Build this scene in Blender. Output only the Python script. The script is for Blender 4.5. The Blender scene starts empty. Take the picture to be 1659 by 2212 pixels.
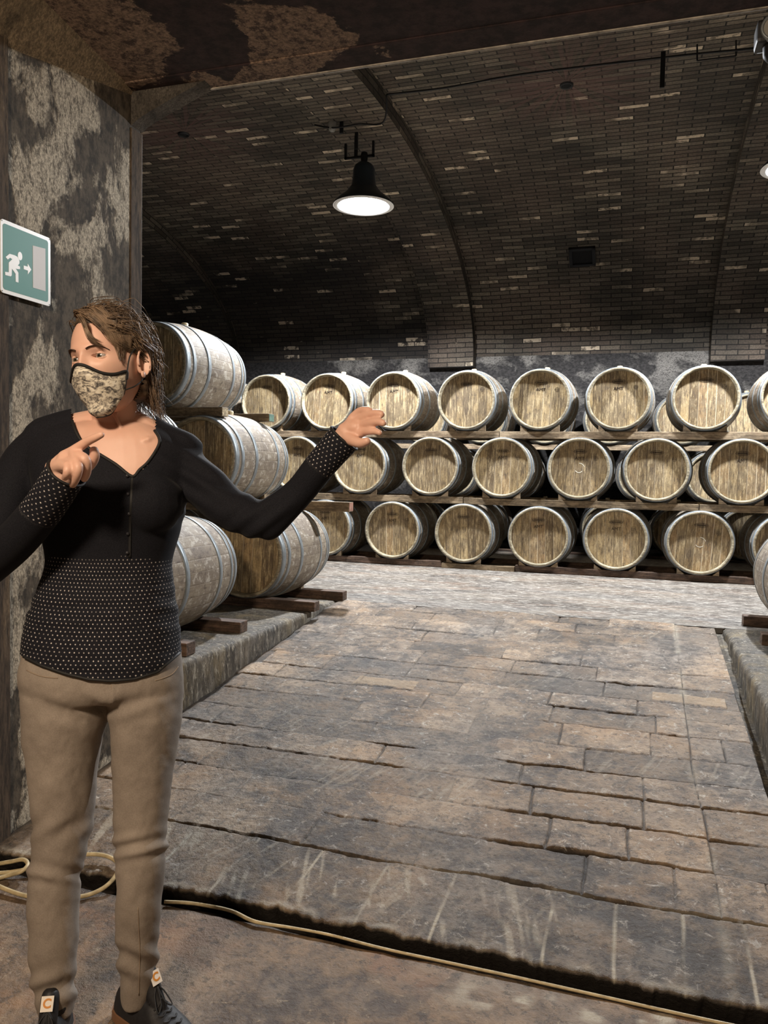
import bpy, bmesh, math, random
import numpy as np
from mathutils import Vector, Matrix
from mathutils.bvhtree import BVHTree

PI = math.pi
SC = bpy.context.scene
COL = SC.collection
rng = np.random.default_rng(7)
random.seed(7)

# ------------------------------------------------------------------ camera
FPX, CX, CY = 1700.0, 829.5, 1106.0
CAMZ = 0.9477
_n = np.array([0.0196, -1.0, (1023.4 - CY) / FPX]); _n /= np.linalg.norm(_n)
_vy = 1374 - CX
_dY = np.array([_vy, (1023.4 - CY) + 0.0196 * _vy, FPX]); _dY /= np.linalg.norm(_dY)
_dX = np.cross(_dY, _n); _dX /= np.linalg.norm(_dX)
if _dX[0] < 0: _dX = -_dX
RM = np.array([_dX, _dY, _n])
cam_data = bpy.data.cameras.new('camera')
cam = bpy.data.objects.new('camera', cam_data); COL.objects.link(cam)
m = Matrix.Identity(4)
for i in range(3):
    m[i][0] = RM[i, 0]; m[i][1] = -RM[i, 1]; m[i][2] = -RM[i, 2]
m[0][3], m[1][3], m[2][3] = 0, 0, CAMZ
cam.matrix_world = m
cam_data.sensor_fit = 'VERTICAL'; cam_data.sensor_height = 24.0
cam_data.lens = 24.0 * FPX / 2212.0
cam_data.clip_start = 0.05
SC.camera = cam

# measuring helpers: places read off the survey of the room
def ray(x, y): return RM @ np.array([x - CX, y - CY, FPX])
CC = np.array([0, 0, CAMZ])
def onZ(x, y, z): d = ray(x, y); return CC + d * (z - CAMZ) / d[2]
def onY(x, y, Y): d = ray(x, y); return CC + d * Y / d[1]
def onX(x, y, X): d = ray(x, y); return CC + d * X / d[0]
def U(x, y, dep): d = ray(x, y); return CC + d * dep / FPX

# ------------------------------------------------------------------ world, light, exposure
w = bpy.data.worlds.new('world'); SC.world = w; w.use_nodes = True
w.node_tree.nodes['Background'].inputs[0].default_value = (1.0, 0.78, 0.55, 1)
w.node_tree.nodes['Background'].inputs[1].default_value = 0.05
SC.view_settings.view_transform = 'Standard'; SC.view_settings.look = 'None'
SC.view_settings.gamma = 1.0; SC.view_settings.use_curve_mapping = False
SC.view_settings.exposure = 0.0
LAMPS = [(-2.57, 7.22, 3.50), (1.18, 7.22, 3.50)]
LAMP_W = 1120.0
def light(name, kind, loc, energy, color, size=0.1, rot=None):
    l = bpy.data.lights.new(name, kind); l.energy = energy; l.color = color
    if kind == 'AREA': l.size = size
    else: l.shadow_soft_size = size
    o = bpy.data.objects.new(name, l); COL.objects.link(o); o.location = loc
    if rot: o.rotation_euler = rot
    return o
# ceiling lamp of the passage behind the camera (warm)
light('passage_lamp_light', 'AREA', (-0.75, -0.9, 2.40), 94, (1.0, 0.79, 0.58), 0.40, (math.radians(38), 0, math.radians(8)))

# ------------------------------------------------------------------ helpers
def tag(o, label=None, cat=None, group=None, kind=None):
    if label: o['label'] = label
    if cat: o['category'] = cat
    if group: o['group'] = group
    if kind: o['kind'] = kind
    return o
def empty(name, loc=(0, 0, 0), rz=0):
    o = bpy.data.objects.new(name, None); COL.objects.link(o); o.location = loc
    o.rotation_euler = (0, 0, rz); o.empty_display_size = 0.1
    return o
def mesh_obj(name, verts, faces, mat=None, parent=None, smooth=False, uvs=None):
    me = bpy.data.meshes.new(name)
    me.from_pydata([tuple(map(float, v)) for v in verts], [], [tuple(map(int, f)) for f in faces])
    if smooth: me.polygons.foreach_set('use_smooth', [True] * len(me.polygons))
    o = bpy.data.objects.new(name, me); COL.objects.link(o)
    if mat:
        for mm in (mat if isinstance(mat, (list, tuple)) else [mat]): me.materials.append(mm)
    if uvs is not None:
        ul = me.uv_layers.new(name='UVMap')
        li = np.empty(len(me.loops), dtype=np.int32); me.loops.foreach_get('vertex_index', li)
        ul.data.foreach_set('uv', np.asarray(uvs, float)[li].ravel())
    me.update()
    if parent: o.parent = parent
    return o
def bm_obj(name, bm, mat=None, parent=None, smooth=False):
    me = bpy.data.meshes.new(name); bmesh.ops.recalc_face_normals(bm, faces=bm.faces[:])
    bm.to_mesh(me); bm.free()
    if smooth: me.polygons.foreach_set('use_smooth', [True] * len(me.polygons))
    o = bpy.data.objects.new(name, me); COL.objects.link(o)
    if mat: me.materials.append(mat)
    if parent: o.parent = parent
    return o
def add_box(bm, x0, x1, y0, y1, z0, z1, bev=0.0, jit=0.0):
    vs = [bm.verts.new((x + random.uniform(-jit, jit), y + random.uniform(-jit, jit), z + random.uniform(-jit, jit)))
          for x in (x0, x1) for y in (y0, y1) for z in (z0, z1)]
    fs = [(0, 1, 3, 2), (4, 6, 7, 5), (0, 4, 5, 1), (2, 3, 7, 6), (0, 2, 6, 4), (1, 5, 7, 3)]
    F = [bm.faces.new([vs[i] for i in f]) for f in fs]
    if bev:
        es = list({e for f in F for e in f.edges})
        bmesh.ops.bevel(bm, geom=es, offset=bev, segments=2, affect='EDGES', profile=0.6)
def box(name, x0, x1, y0, y1, z0, z1, mat, parent=None, bev=0.0, jit=0.0):
    bm = bmesh.new(); add_box(bm, x0, x1, y0, y1, z0, z1, bev, jit); return bm_obj(name, bm, mat, parent)
def tube_geo(pts, radii, n=10, closed_caps=True, flat=None):
    """rings along a path. radii: scalar per point or (a,b)."""
    pts = [np.array(p, float) for p in pts]; N = len(pts); verts = []; faces = []
    T = []
    for i in range(N):
        a = pts[max(i - 1, 0)]; b = pts[min(i + 1, N - 1)]; t = b - a; T.append(t / (np.linalg.norm(t) + 1e-12))
    ref = np.array([0, 0, 1.0]) if abs(T[0][2]) < 0.9 else np.array([0, 1.0, 0])
    u = np.cross(T[0], ref); u /= np.linalg.norm(u)
    for i in range(N):
        u = u - T[i] * np.dot(u, T[i]); u /= np.linalg.norm(u); v = np.cross(T[i], u)
        r = radii[i] if hasattr(radii, '__len__') else radii
        ra, rb = (r if hasattr(r, '__len__') else (r, r))
        for k in range(n):
            an = 2 * PI * k / n
            verts.append(pts[i] + u * ra * math.cos(an) + v * rb * math.sin(an))
    for i in range(N - 1):
        for k in range(n):
            faces.append((i * n + k, i * n + (k + 1) % n, (i + 1) * n + (k + 1) % n, (i + 1) * n + k))
    if closed_caps:
        faces.append(tuple(range(n))[::-1]); faces.append(tuple((N - 1) * n + k for k in range(n)))
    return verts, faces
def join_geo(geos):
    V, F = [], []
    for v, f in geos:
        b = len(V); V += list(v); F += [tuple(i + b for i in ff) for ff in f]
    return V, F
def smooth_path(P, n=6):
    P = [np.array(p, float) for p in P]; out = []
    for i in range(len(P) - 1):
        p0 = P[max(i - 1, 0)]; p1 = P[i]; p2 = P[i + 1]; p3 = P[min(i + 2, len(P) - 1)]
        for k in range(n):
            t = k / n
            out.append(0.5 * ((2 * p1) + (-p0 + p2) * t + (2 * p0 - 5 * p1 + 4 * p2 - p3) * t * t + (-p0 + 3 * p1 - 3 * p2 + p3) * t ** 3))
    out.append(P[-1]); return out
def tube(name, pts, radii, mat, parent=None, n=10, sm=6):
    if sm:
        if hasattr(radii, '__len__'):
            R = smooth_path([np.atleast_1d(r) for r in radii], sm); radii = [float(r[0]) for r in R]
        pts = smooth_path(pts, sm)
    v, f = tube_geo(pts, radii, n); return mesh_obj(name, v, f, mat, parent, True)
def lathe_geo(prof, n=48, axis='Y'):
    verts, faces = [], []
    for r, h in prof:
        for k in range(n):
            a = 2 * PI * k / n; c, s = r * math.cos(a), r * math.sin(a)
            verts.append((c, h, s) if axis == 'Y' else (c, s, h))
    for i in range(len(prof) - 1):
        for k in range(n):
            faces.append((i * n + k, i * n + (k + 1) % n, (i + 1) * n + (k + 1) % n, (i + 1) * n + k))
    return verts, faces
def vnoise(x, y, seed=0):
    """smooth value noise, vectorised"""
    xi = np.floor(x).astype(np.int64); yi = np.floor(y).astype(np.int64); xf = x - xi; yf = y - yi
    def h(a, b):
        n = (a * 374761393 + b * 668265263 + seed * 1442695041) & 0x7fffffff
        n = ((n ^ (n >> 13)) * 1274126177) & 0x7fffffff
        return (n ^ (n >> 16)) % 65536 / 65535.0
    u = xf * xf * (3 - 2 * xf); v = yf * yf * (3 - 2 * yf)
    return (h(xi, yi) * (1 - u) + h(xi + 1, yi) * u) * (1 - v) + (h(xi, yi + 1) * (1 - u) + h(xi + 1, yi + 1) * u) * v
def fbm(x, y, seed=0, oct=4):
    s = 0; a = 0.5; t = 0
    for o in range(oct):
        s = s + a * vnoise(x * 2 ** o, y * 2 ** o, seed + o * 17); t += a; a *= 0.5
    return s / t

# ------------------------------------------------------------------ materials
class NT:
    def __init__(s, name):
        s.m = bpy.data.materials.new(name); s.m.use_nodes = True; s.t = s.m.node_tree
        s.b = s.t.nodes['Principled BSDF']; s.l = s.t.links
    def n(s, typ, ins=None, **kw):
        nd = s.t.nodes.new('ShaderNode' + typ)
        for k, v in kw.items(): setattr(nd, k, v)
        if ins:
            for k, v in ins.items():
                sock = nd.inputs[k]
                if isinstance(v, bpy.types.NodeSocket): s.l.new(v, sock)
                else: sock.default_value = v
        return nd
    def val(s, k, v):
        sock = s.b.inputs[k]
        if isinstance(v, bpy.types.NodeSocket): s.l.new(v, sock)
        else: sock.default_value = v
    def math(s, op, a, b=0.0, c=0.0, clamp=False):
        nd = s.t.nodes.new('ShaderNodeMath'); nd.operation = op; nd.use_clamp = clamp
        for i, v in enumerate((a, b, c)):
            if isinstance(v, bpy.types.NodeSocket): s.l.new(v, nd.inputs[i])
            elif i < 3: nd.inputs[i].default_value = v
        return nd.outputs[0]
    def mix(s, f, a, b, mode='MIX'):
        nd = s.t.nodes.new('ShaderNodeMix'); nd.data_type = 'RGBA'; nd.blend_type = mode; nd.clamp_factor = True
        for k, v in ((0, f), (6, a), (7, b)):
            if isinstance(v, bpy.types.NodeSocket): s.l.new(v, nd.inputs[k])
            else:
                if k > 0 and len(v) == 3: v = tuple(v) + (1,)
                nd.inputs[k].default_value = v
        return nd.outputs[2]
    def ramp(s, f, stops, interp='LINEAR'):
        nd = s.t.nodes.new('ShaderNodeValToRGB'); nd.color_ramp.interpolation = interp
        e = nd.color_ramp.elements
        while len(e) > 1: e.remove(e[-1])
        for i, (p, c) in enumerate(stops):
            if not hasattr(c, '__len__'): c = (c, c, c)
            el = e[0] if i == 0 else e.new(p)
            el.position = p; el.color = tuple(c) + (1,)
        s.l.new(f, nd.inputs[0]); return nd.outputs[0]
    def noise(s, vec, scale, detail=4, rough=0.55, dist=0.0):
        return s.n('TexNoise', {'Vector': vec, 'Scale': scale, 'Detail': detail, 'Roughness': rough, 'Distortion': dist}).outputs[0]
    def mapping(s, vec, scale=(1, 1, 1), loc=(0, 0, 0), rot=(0, 0, 0)):
        return s.n('Mapping', {'Vector': vec, 'Scale': scale, 'Location': loc, 'Rotation': rot}).outputs[0]
    def obj(s): return s.n('TexCoord').outputs['Object']
    def pos(s): return s.n('NewGeometry').outputs['Position']
    def uv(s): return s.n('TexCoord').outputs['UV']
    def bump(s, h, strength=0.5, dist=0.01):
        nd = s.n('Bump', {'Height': h, 'Strength': strength, 'Distance': dist}); s.val('Normal', nd.outputs[0])
def simple(name, col, rough=0.6, metal=0.0, nscale=0, namt=0.3, bump=0.0):
    t = NT(name); t.val('Roughness', rough); t.val('Metallic', metal)
    if nscale:
        f = t.noise(t.obj(), nscale, 5)
        c = t.mix(t.ramp(f, [(0.3, 0), (0.7, 1)]), tuple(x * (1 - namt) for x in col), tuple(min(1, x * (1 + namt)) for x in col))
        t.val('Base Color', c)
        if bump: t.bump(f, bump, 0.005)
    else: t.val('Base Color', tuple(col) + (1,))
    return t.m

def mat_brick(dark=1.0):
    t = NT('sooty_brick'); uv = t.uv()
    wob = t.n('TexNoise', {'Vector': uv, 'Scale': 1.7, 'Detail': 3}).outputs['Color']
    vec = t.n('VectorMath', {0: wob, 1: (0.5, 0.5, 0.5)}, operation='SUBTRACT').outputs[0]
    vec = t.n('VectorMath', {0: vec, 1: (0.03, 0.035, 0)}, operation='MULTIPLY').outputs[0]
    vec = t.n('VectorMath', {0: vec, 1: uv}, operation='ADD').outputs[0]
    br = t.n('TexBrick', {'Vector': vec, 'Scale': 1.0, 'Mortar Size': 0.0065, 'Mortar Smooth': 0.35, 'Brick Width': 0.262, 'Row Height': 0.066,
                          'Color1': (0, 0, 0, 1), 'Color2': (1, 1, 1, 1), 'Mortar': (0, 0, 0, 1), 'Bias': 0.0})
    rnd, fac = br.outputs['Color'], br.outputs['Fac']
    base = t.ramp(rnd, [(0.0, (0.060, 0.050, 0.038)), (0.5, (0.125, 0.105, 0.079)), (0.85, (0.20, 0.168, 0.126)), (0.95, (0.27, 0.225, 0.165))])
    n1 = t.noise(uv, 0.9, 4); n2 = t.noise(uv, 9, 6, 0.7); n3 = t.noise(uv, 45, 4, 0.7)
    base = t.mix(t.ramp(n1, [(0.42, 0), (0.6, 1)]), base, t.mix(0.6, base, (0.165, 0.118, 0.088)))
    # scraped pale bricks and flakes
    patch = t.ramp(t.noise(uv, 1.6, 3), [(0.47, 0), (0.53, 1)])
    pale = t.math('MULTIPLY', t.ramp(rnd, [(0.91, 0), (0.915, 1)], 'LINEAR'), patch)
    pale = t.math('MULTIPLY', pale, t.ramp(n2, [(0.44, 0), (0.5, 1)]))
    streak = t.noise(t.mapping(uv, (2.2, 14, 1)), 1.6, 5, 0.65)
    fl = t.math('MULTIPLY', t.ramp(streak, [(0.69, 0), (0.72, 1)]), 0.75)
    pale = t.math('MAXIMUM', pale, fl)
    base = t.mix(t.math('MULTIPLY', t.ramp(n3, [(0.42, 0), (0.6, 1)]), 0.6), base, t.mix(0.7, base, (0.02, 0.018, 0.015)))
    base = t.mix(t.math('MULTIPLY', fac, 0.9), base, (0.012, 0.011, 0.010))
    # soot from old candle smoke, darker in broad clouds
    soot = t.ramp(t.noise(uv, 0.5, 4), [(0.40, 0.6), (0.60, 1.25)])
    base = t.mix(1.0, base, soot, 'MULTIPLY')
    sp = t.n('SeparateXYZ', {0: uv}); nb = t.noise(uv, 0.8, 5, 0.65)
    # darker tone with noisy edges over the low part of the left bays
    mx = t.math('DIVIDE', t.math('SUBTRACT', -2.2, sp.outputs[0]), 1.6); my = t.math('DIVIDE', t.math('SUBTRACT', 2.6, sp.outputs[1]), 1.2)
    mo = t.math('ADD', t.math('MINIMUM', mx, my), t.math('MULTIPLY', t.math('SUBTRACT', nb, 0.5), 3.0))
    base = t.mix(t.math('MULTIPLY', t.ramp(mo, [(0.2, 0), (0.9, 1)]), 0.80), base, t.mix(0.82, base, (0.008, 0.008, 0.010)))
    base = t.mix(pale, base, t.mix(n3, (0.46, 0.37, 0.27), (0.80, 0.66, 0.49)))
    # reddish stars round the lamp holes at the crown
    sp = t.n('SeparateXYZ', {0: uv})
    for cxx in (-0.69, -4.45):
        dx = t.math('SUBTRACT', sp.outputs[0], cxx); dy = t.math('SUBTRACT', sp.outputs[1], ARC_CROWN)
        d = t.math('SQRT', t.math('ADD', t.math('MULTIPLY', dx, dx), t.math('MULTIPLY', dy, dy)))
        an = t.math('ARCTAN2', dy, dx)
        v2 = t.n('CombineXYZ', {0: t.math('MULTIPLY', an, 6.0), 1: t.math('MULTIPLY', d, 0.6), 2: 0.0}).outputs[0]
        st = t.ramp(t.noise(v2, 2.0, 2), [(0.42, 0), (0.58, 1)])
        fall = t.math('SUBTRACT', 1.0, t.math('DIVIDE', d, 0.95), clamp=True)
        base = t.mix(t.math('MULTIPLY', t.math('MULTIPLY', st, fall), 0.8), base, (0.16, 0.085, 0.075))
    t.val('Base Color', base); t.val('Roughness', 0.85)
    h = t.math('SUBTRACT', t.math('MULTIPLY', n2, 0.6), t.math('MULTIPLY', fac, 1.0))
    t.bump(h, 0.9, 0.012)
    return t.m

def mat_plaster(name, dark, light, lo=0.48, hi=0.54, scale=2.2, seed=0.0, stretch=(1, 1, 0.7), tone2=None, rough=0.85, blobs=(), blobamp=1.0):
    t = NT(name); p = t.mapping(t.pos(), stretch, (seed, seed * 1.7, seed * 0.6))
    n1 = t.noise(p, scale, 7, 0.62, 0.6); n2 = t.noise(p, scale * 9, 6, 0.7); n3 = t.noise(p, scale * 45, 4, 0.7)
    f = t.math('ADD', t.math('MULTIPLY', n1, 0.82), t.math('MULTIPLY', n2, 0.18))
    if blobs:
        wob = t.n('VectorMath', {0: t.n('TexNoise', {'Vector': t.pos(), 'Scale': 5.0, 'Detail': 5, 'Roughness': 0.6}).outputs['Color'], 1: (0.5, 0.5, 0.5)}, operation='SUBTRACT').outputs[0]
        wp = t.n('VectorMath', {0: t.n('VectorMath', {0: wob, 1: (0.22, 0.22, 0.22)}, operation='MULTIPLY').outputs[0], 1: t.pos()}, operation='ADD').outputs[0]
        f = t.math('ADD', t.math('MULTIPLY', t.math('SUBTRACT', f, 0.5), blobamp), 0.5)
        for c_, r_, w_ in blobs:
            d = t.n('VectorMath', {0: wp, 1: tuple(map(float, c_))}, operation='DISTANCE').outputs['Value']
            d = t.math('MULTIPLY', d, 1.0 / r_); g_ = t.math('EXPONENT', t.math('MULTIPLY', t.math('MULTIPLY', d, d), -1.0))
            f = t.math('ADD', f, t.math('MULTIPLY', g_, w_))
    msk = t.ramp(f, [(lo, 0), (hi, 1)])
    d = t.mix(t.ramp(n2, [(0.4, 0), (0.6, 1)]), tuple(x * 0.45 for x in dark), tuple(x * 1.6 for x in dark))
    l = t.mix(t.ramp(n3, [(0.4, 0), (0.62, 1)]), tuple(x * 0.5 for x in light), tuple(min(1, x * 1.2) for x in light))
    if tone2: l = t.mix(t.ramp(t.noise(p, scale * 0.7, 3), [(0.4, 0), (0.6, 1)]), l, tone2)
    # speckled mould over the pale parts
    sp = t.ramp(t.noise(p, scale * 16, 7, 0.8), [(0.42, 1), (0.50, 0)])
    l = t.mix(t.math('MULTIPLY', sp, 0.85), l, dark)
    c = t.mix(msk, d, l)
    t.val('Base Color', c); t.val('Roughness', rough)
    t.bump(t.math('ADD', t.math('MULTIPLY', msk, 0.7), t.math('MULTIPLY', n3, 0.5)), 0.5, 0.008)
    return t.m

def mat_floor(name, attr=True, c0=(0.070, 0.049, 0.033), c1=(0.37, 0.27, 0.18), warm=(0.36, 0.22, 0.11), pale=(0.55, 0.5, 0.43), scale=1.0, rough=0.5, stretch=(1, 1, 1), paleamt=(0.57, 0.63)):
    t = NT(name); p = t.mapping(t.pos(), stretch)
    n1 = t.noise(p, 2.2 * scale, 7, 0.6, 0.4); n2 = t.noise(p, 13 * scale, 8, 0.72, 0.3); n3 = t.noise(p, 70 * scale, 5, 0.75)
    f = t.math('ADD', t.math('MULTIPLY', n1, 0.45), t.math('ADD', t.math('MULTIPLY', n2, 0.40), t.math('MULTIPLY', n3, 0.15)))
    c = t.mix(t.ramp(f, [(0.43, 0), (0.57, 1)]), c0, c1)
    c = t.mix(t.math('MULTIPLY', t.ramp(t.noise(p, 3.7 * scale, 5, 0.6), [(0.53, 0), (0.62, 1)]), 0.45), c, warm)
    gv = t.noise(p, 1.6 * scale, 4)
    c = t.mix(t.math('MULTIPLY', t.ramp(gv, [(0.45, 0), (0.62, 1)]), 0.55), c, t.mix(t.ramp(n2, [(0.42, 0), (0.58, 1)]), (0.045, 0.043, 0.043), (0.22, 0.21, 0.195)))
    pl = t.ramp(t.noise(p, 24 * scale, 8, 0.8, 0.6), [(paleamt[0], 0), (paleamt[1], 1)])
    c = t.mix(t.math('MULTIPLY', pl, 0.8), c, pale)
    dk = t.ramp(t.noise(p, 34 * scale, 6, 0.8), [(0.40, 1), (0.46, 0)])
    c = t.mix(t.math('MULTIPLY', dk, 0.6), c, (0.035, 0.028, 0.022))
    h = t.math('ADD', t.math('MULTIPLY', n2, 0.7), t.math('MULTIPLY', n3, 0.45))
    if attr:
        a = t.n('Attribute', attribute_name='slab'); s = t.n('SeparateColor', {0: a.outputs['Color']})
        tone = t.ramp(s.outputs[0], [(0.0, 0.62), (1.0, 1.36)])
        c = t.mix(1.0, c, tone, 'MULTIPLY')
        c = t.mix(t.math('MULTIPLY', t.ramp(s.outputs[0], [(0.93, 0), (0.97, 1)]), 0.55), c, (0.42, 0.29, 0.16))
        c = t.mix(s.outputs[2], c, t.mix(n3, (0.35, 0.30, 0.22), (0.62, 0.56, 0.44)))
        c = t.mix(s.outputs[1], c, (0.016, 0.012, 0.009))
    t.val('Base Color', c)
    t.val('Roughness', t.ramp(n2, [(0.3, rough - 0.12), (0.7, rough + 0.2)]))
    t.bump(h, 1.0, 0.014)
    return t.m

def mat_barrel_wood(name, head=False):
    t = NT(name); o = t.obj(); sp = t.n('SeparateXYZ', {0: o}); rnd = t.n('ObjectInfo').outputs['Random']
    rs = t.math('MULTIPLY', rnd, 91.7)
    if head:
        u = t.math('ADD', t.math('MULTIPLY', sp.outputs[0], 13.0), rs); grain = (9, 1, 1.1)
    else:
        an = t.math('ARCTAN2', sp.outputs[2], sp.outputs[0]); u = t.math('ADD', t.math('MULTIPLY', an, 30 / (2 * PI)), t.math('FLOOR', rs)); grain = (1, 1, 1)
    cell = t.math('FLOOR', u); fr = t.math('FRACT', u)
    wn = t.n('TexWhiteNoise', {'W': cell}, noise_dimensions='1D').outputs['Value']
    wn2 = t.n('TexWhiteNoise', {'W': t.math('ADD', cell, 37.3)}, noise_dimensions='1D').outputs['Value']
    edge = t.math('ABSOLUTE', t.math('SUBTRACT', fr, 0.5))
    seam = t.ramp(edge, [(0.44, 0), (0.475, 1)])
    off = t.n('CombineXYZ', {0: rs, 1: rs, 2: t.math('MULTIPLY', cell, 3.1)}).outputs[0]
    p = t.n('VectorMath', {0: o, 1: off}, operation='ADD').outputs[0]
    if head: gp = t.mapping(p, grain)
    else: gp = t.n('CombineXYZ', {0: t.math('MULTIPLY', u, 5.0), 1: t.math('MULTIPLY', sp.outputs[1], 4.0), 2: rs}).outputs[0]
    g = t.noise(gp, 3.0, 6, 0.65, 0.3); blot = t.noise(p, 6.5, 6, 0.65); fine = t.noise(p, 70, 4, 0.7); sc = t.noise(t.mapping(p, (8, 1, 1.3) if head else (3, 3, 3)), 7, 6, 0.7)
    if head:
        c = t.mix(wn, (0.17, 0.115, 0.056), (0.52, 0.385, 0.20))
        c = t.mix(t.math('MULTIPLY', t.math('GREATER_THAN', wn2, 0.8), 0.5), c, (0.40, 0.25, 0.12))
        c = t.mix(t.ramp(g, [(0.46, 0.0), (0.62, 0.42)]), c, (0.17, 0.115, 0.062))
        c = t.mix(t.math('MULTIPLY', t.ramp(blot, [(0.46, 0), (0.54, 1)]), 0.6), c, (0.24, 0.185, 0.115))
        c = t.mix(t.math('MULTIPLY', t.ramp(sc, [(0.54, 0), (0.58, 1)]), 0.65), c, (0.62, 0.49, 0.29))
        c = t.mix(t.math('MULTIPLY', t.ramp(sc, [(0.40, 1), (0.45, 0)]), 0.75), c, (0.10, 0.07, 0.045))
        lite = t.math('GREATER_THAN', wn2, 0.55)
        c = t.mix(t.math('MULTIPLY', t.math('MULTIPLY', seam, lite), 0.75), c, (0.72, 0.60, 0.42))
        c = t.mix(t.math('MULTIPLY', t.math('MULTIPLY', seam, t.math('SUBTRACT', 1.0, lite)), 0.7), c, (0.10, 0.07, 0.04))
        c = t.mix(t.math('MULTIPLY', t.ramp(t.math('FRACT', t.math('MULTIPLY', rnd, 7.77)), [(0.5, 0), (1.0, 1)]), 0.5), c, t.mix(1.0, c, (0.75, 0.72, 0.70), 'MULTIPLY'))
    else:
        c = t.mix(wn, (0.25, 0.205, 0.15), (0.36, 0.305, 0.23))
        c = t.mix(t.ramp(g, [(0.42, 0.0), (0.60, 0.7)]), c, (0.20, 0.15, 0.10))
        c = t.mix(t.math('MULTIPLY', t.ramp(blot, [(0.47, 0), (0.56, 1)]), 0.6), c, (0.17, 0.13, 0.10))
        c = t.mix(t.math('MULTIPLY', t.ramp(sc, [(0.54, 0), (0.61, 1)]), 0.6), c, (0.58, 0.53, 0.45))
        c = t.mix(t.math('MULTIPLY', t.ramp(sc, [(0.37, 1), (0.42, 0)]), 0.75), c, (0.09, 0.065, 0.05))
        c = t.mix(t.math('MULTIPLY', seam, 0.3), c, (0.16, 0.12, 0.08))
    c = t.mix(t.math('MULTIPLY', t.ramp(fine, [(0.38, 1), (0.5, 0)]), 0.45), c, t.mix(0.6, c, (0.06, 0.045, 0.03)))
    t.val('Base Color', c); t.val('Roughness', 0.68)
    t.bump(t.math('SUBTRACT', t.math('ADD', t.math('MULTIPLY', g, 0.4), t.math('MULTIPLY', fine, 0.25)), seam), 0.4, 0.002)
    return t.m
def mat_timber(name, a, b, rough=0.75, sc=1.0):
    t = NT(name); o = t.obj(); rnd = t.math('MULTIPLY', t.n('ObjectInfo').outputs['Random'], 55.0)
    p = t.n('VectorMath', {0: o, 1: t.n('CombineXYZ', {0: rnd, 1: rnd, 2: rnd}).outputs[0]}, operation='ADD').outputs[0]
    g = t.noise(t.mapping(p, (1.2, 14, 22)), 3.2 * sc, 6, 0.65, 0.4); bl = t.noise(t.mapping(p, (3, 8, 8)), 2.5 * sc, 6, 0.7); fi = t.noise(p, 60, 4)
    c = t.mix(t.ramp(g, [(0.42, 0), (0.58, 1)]), a, b)
    c = t.mix(t.math('MULTIPLY', t.ramp(bl, [(0.44, 0), (0.58, 1)]), 0.65), c, tuple(x * 0.35 for x in a))
    c = t.mix(t.math('MULTIPLY', t.ramp(fi, [(0.3, 1), (0.45, 0)]), 0.5), c, tuple(x * 0.3 for x in a))
    t.val('Base Color', c); t.val('Roughness', rough); t.bump(g, 0.4, 0.004); return t.m

SLOPE, RY0, YSTEP = 0.1115, 5.45, 2.12
XL, XR = -2.10, 0.567
def ramp_z(y): return -SLOPE * (RY0 - y) if y < RY0 else 0.0
ZLOW = -0.41
VC, VA, VSP, VB = 7.1, 4.1, 2.62, 1.74        # vault ellipse: centre y, half span, springing z, rise
def ell_pts(a, b, n=72, t0=0.0, t1=PI):
    return [(VC + a * math.cos(t), VSP + b * math.sin(t)) for t in np.linspace(t0, t1, n)]
def arclen(P):
    s = [0.0]
    for i in range(1, len(P)): s.append(s[-1] + math.dist(P[i], P[i - 1]))
    return s
_P = ell_pts(VA, VB); _S = arclen(_P); ARC_CROWN = _S[-1] / 2

M = {}
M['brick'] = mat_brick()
M['back_plaster'] = mat_plaster('mottled_black_plaster', (0.030, 0.027, 0.026), (0.27, 0.25, 0.225), 0.54, 0.69, 3.6, 3.0, (0.7, 1, 1.1), blobs=[(onY(a, b, 11.2), r, w_) for (a, b), r, w_ in (((560, 800), 1.0, -.12), ((400, 760), 1.5, -.2), ((650, 830), .6, -.06), ((745, 785), .22, .24), ((800, 788), .16, .2), ((880, 782), .2, .2), ((1060, 768), .16, .2), ((1140, 765), .16, .16), ((1440, 766), .2, .2), ((1520, 768), .2, .2), ((1080, 830), .4, .05), ((1430, 800), .4, .05), ((1250, 830), .6, .03))])  # mottled wall, darker towards the left, pale patches along the springing
WB = [((100, 165), .11, .16), ((65, 215), .06, .14), ((190, 250), .08, .13), ((60, 150), .05, .1), ((100, 385), .13, .18), ((75, 460), .09, .14), ((150, 500), .05, .14), ((245, 425), .10, .16), ((235, 520), .10, .16), ((265, 480), .06, .12), ((200, 600), .05, .08),
      ((170, 350), .05, -.15), ((200, 320), .07, -.12), ((60, 270), .05, -.15), ((200, 465), .035, -.16), ((245, 450), .028, -.2), ((150, 580), .09, -.16), ((100, 520), .04, -.1), ((260, 250), .10, -.18), ((230, 210), .08, -.1), ((130, 700), .07, -.12), ((60, 720), .07, -.1), ((180, 640), .05, -.1), ((240, 620), .05, -.1),
      ((95, 790), .08, .15), ((130, 870), .08, .12), ((40, 830), .05, .12), ((50, 940), .07, .12), ((120, 660), .04, .12), ((20, 700), .05, .1), ((60, 1180), .09, .08), ((30, 1420), .12, .10), ((30, 1700), .10, -.2), ((215, 1600), .10, -.12)]
M['left_plaster'] = mat_plaster('mouldy_plaster', (0.070, 0.056, 0.040), (0.52, 0.455, 0.35), 0.49, 0.565, 3.4, 11.3, (1, 1.2, 0.62), blobamp=1.5, blobs=[(onX(a, b, XL), r, w_) for (a, b), r, w_ in WB])
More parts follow.
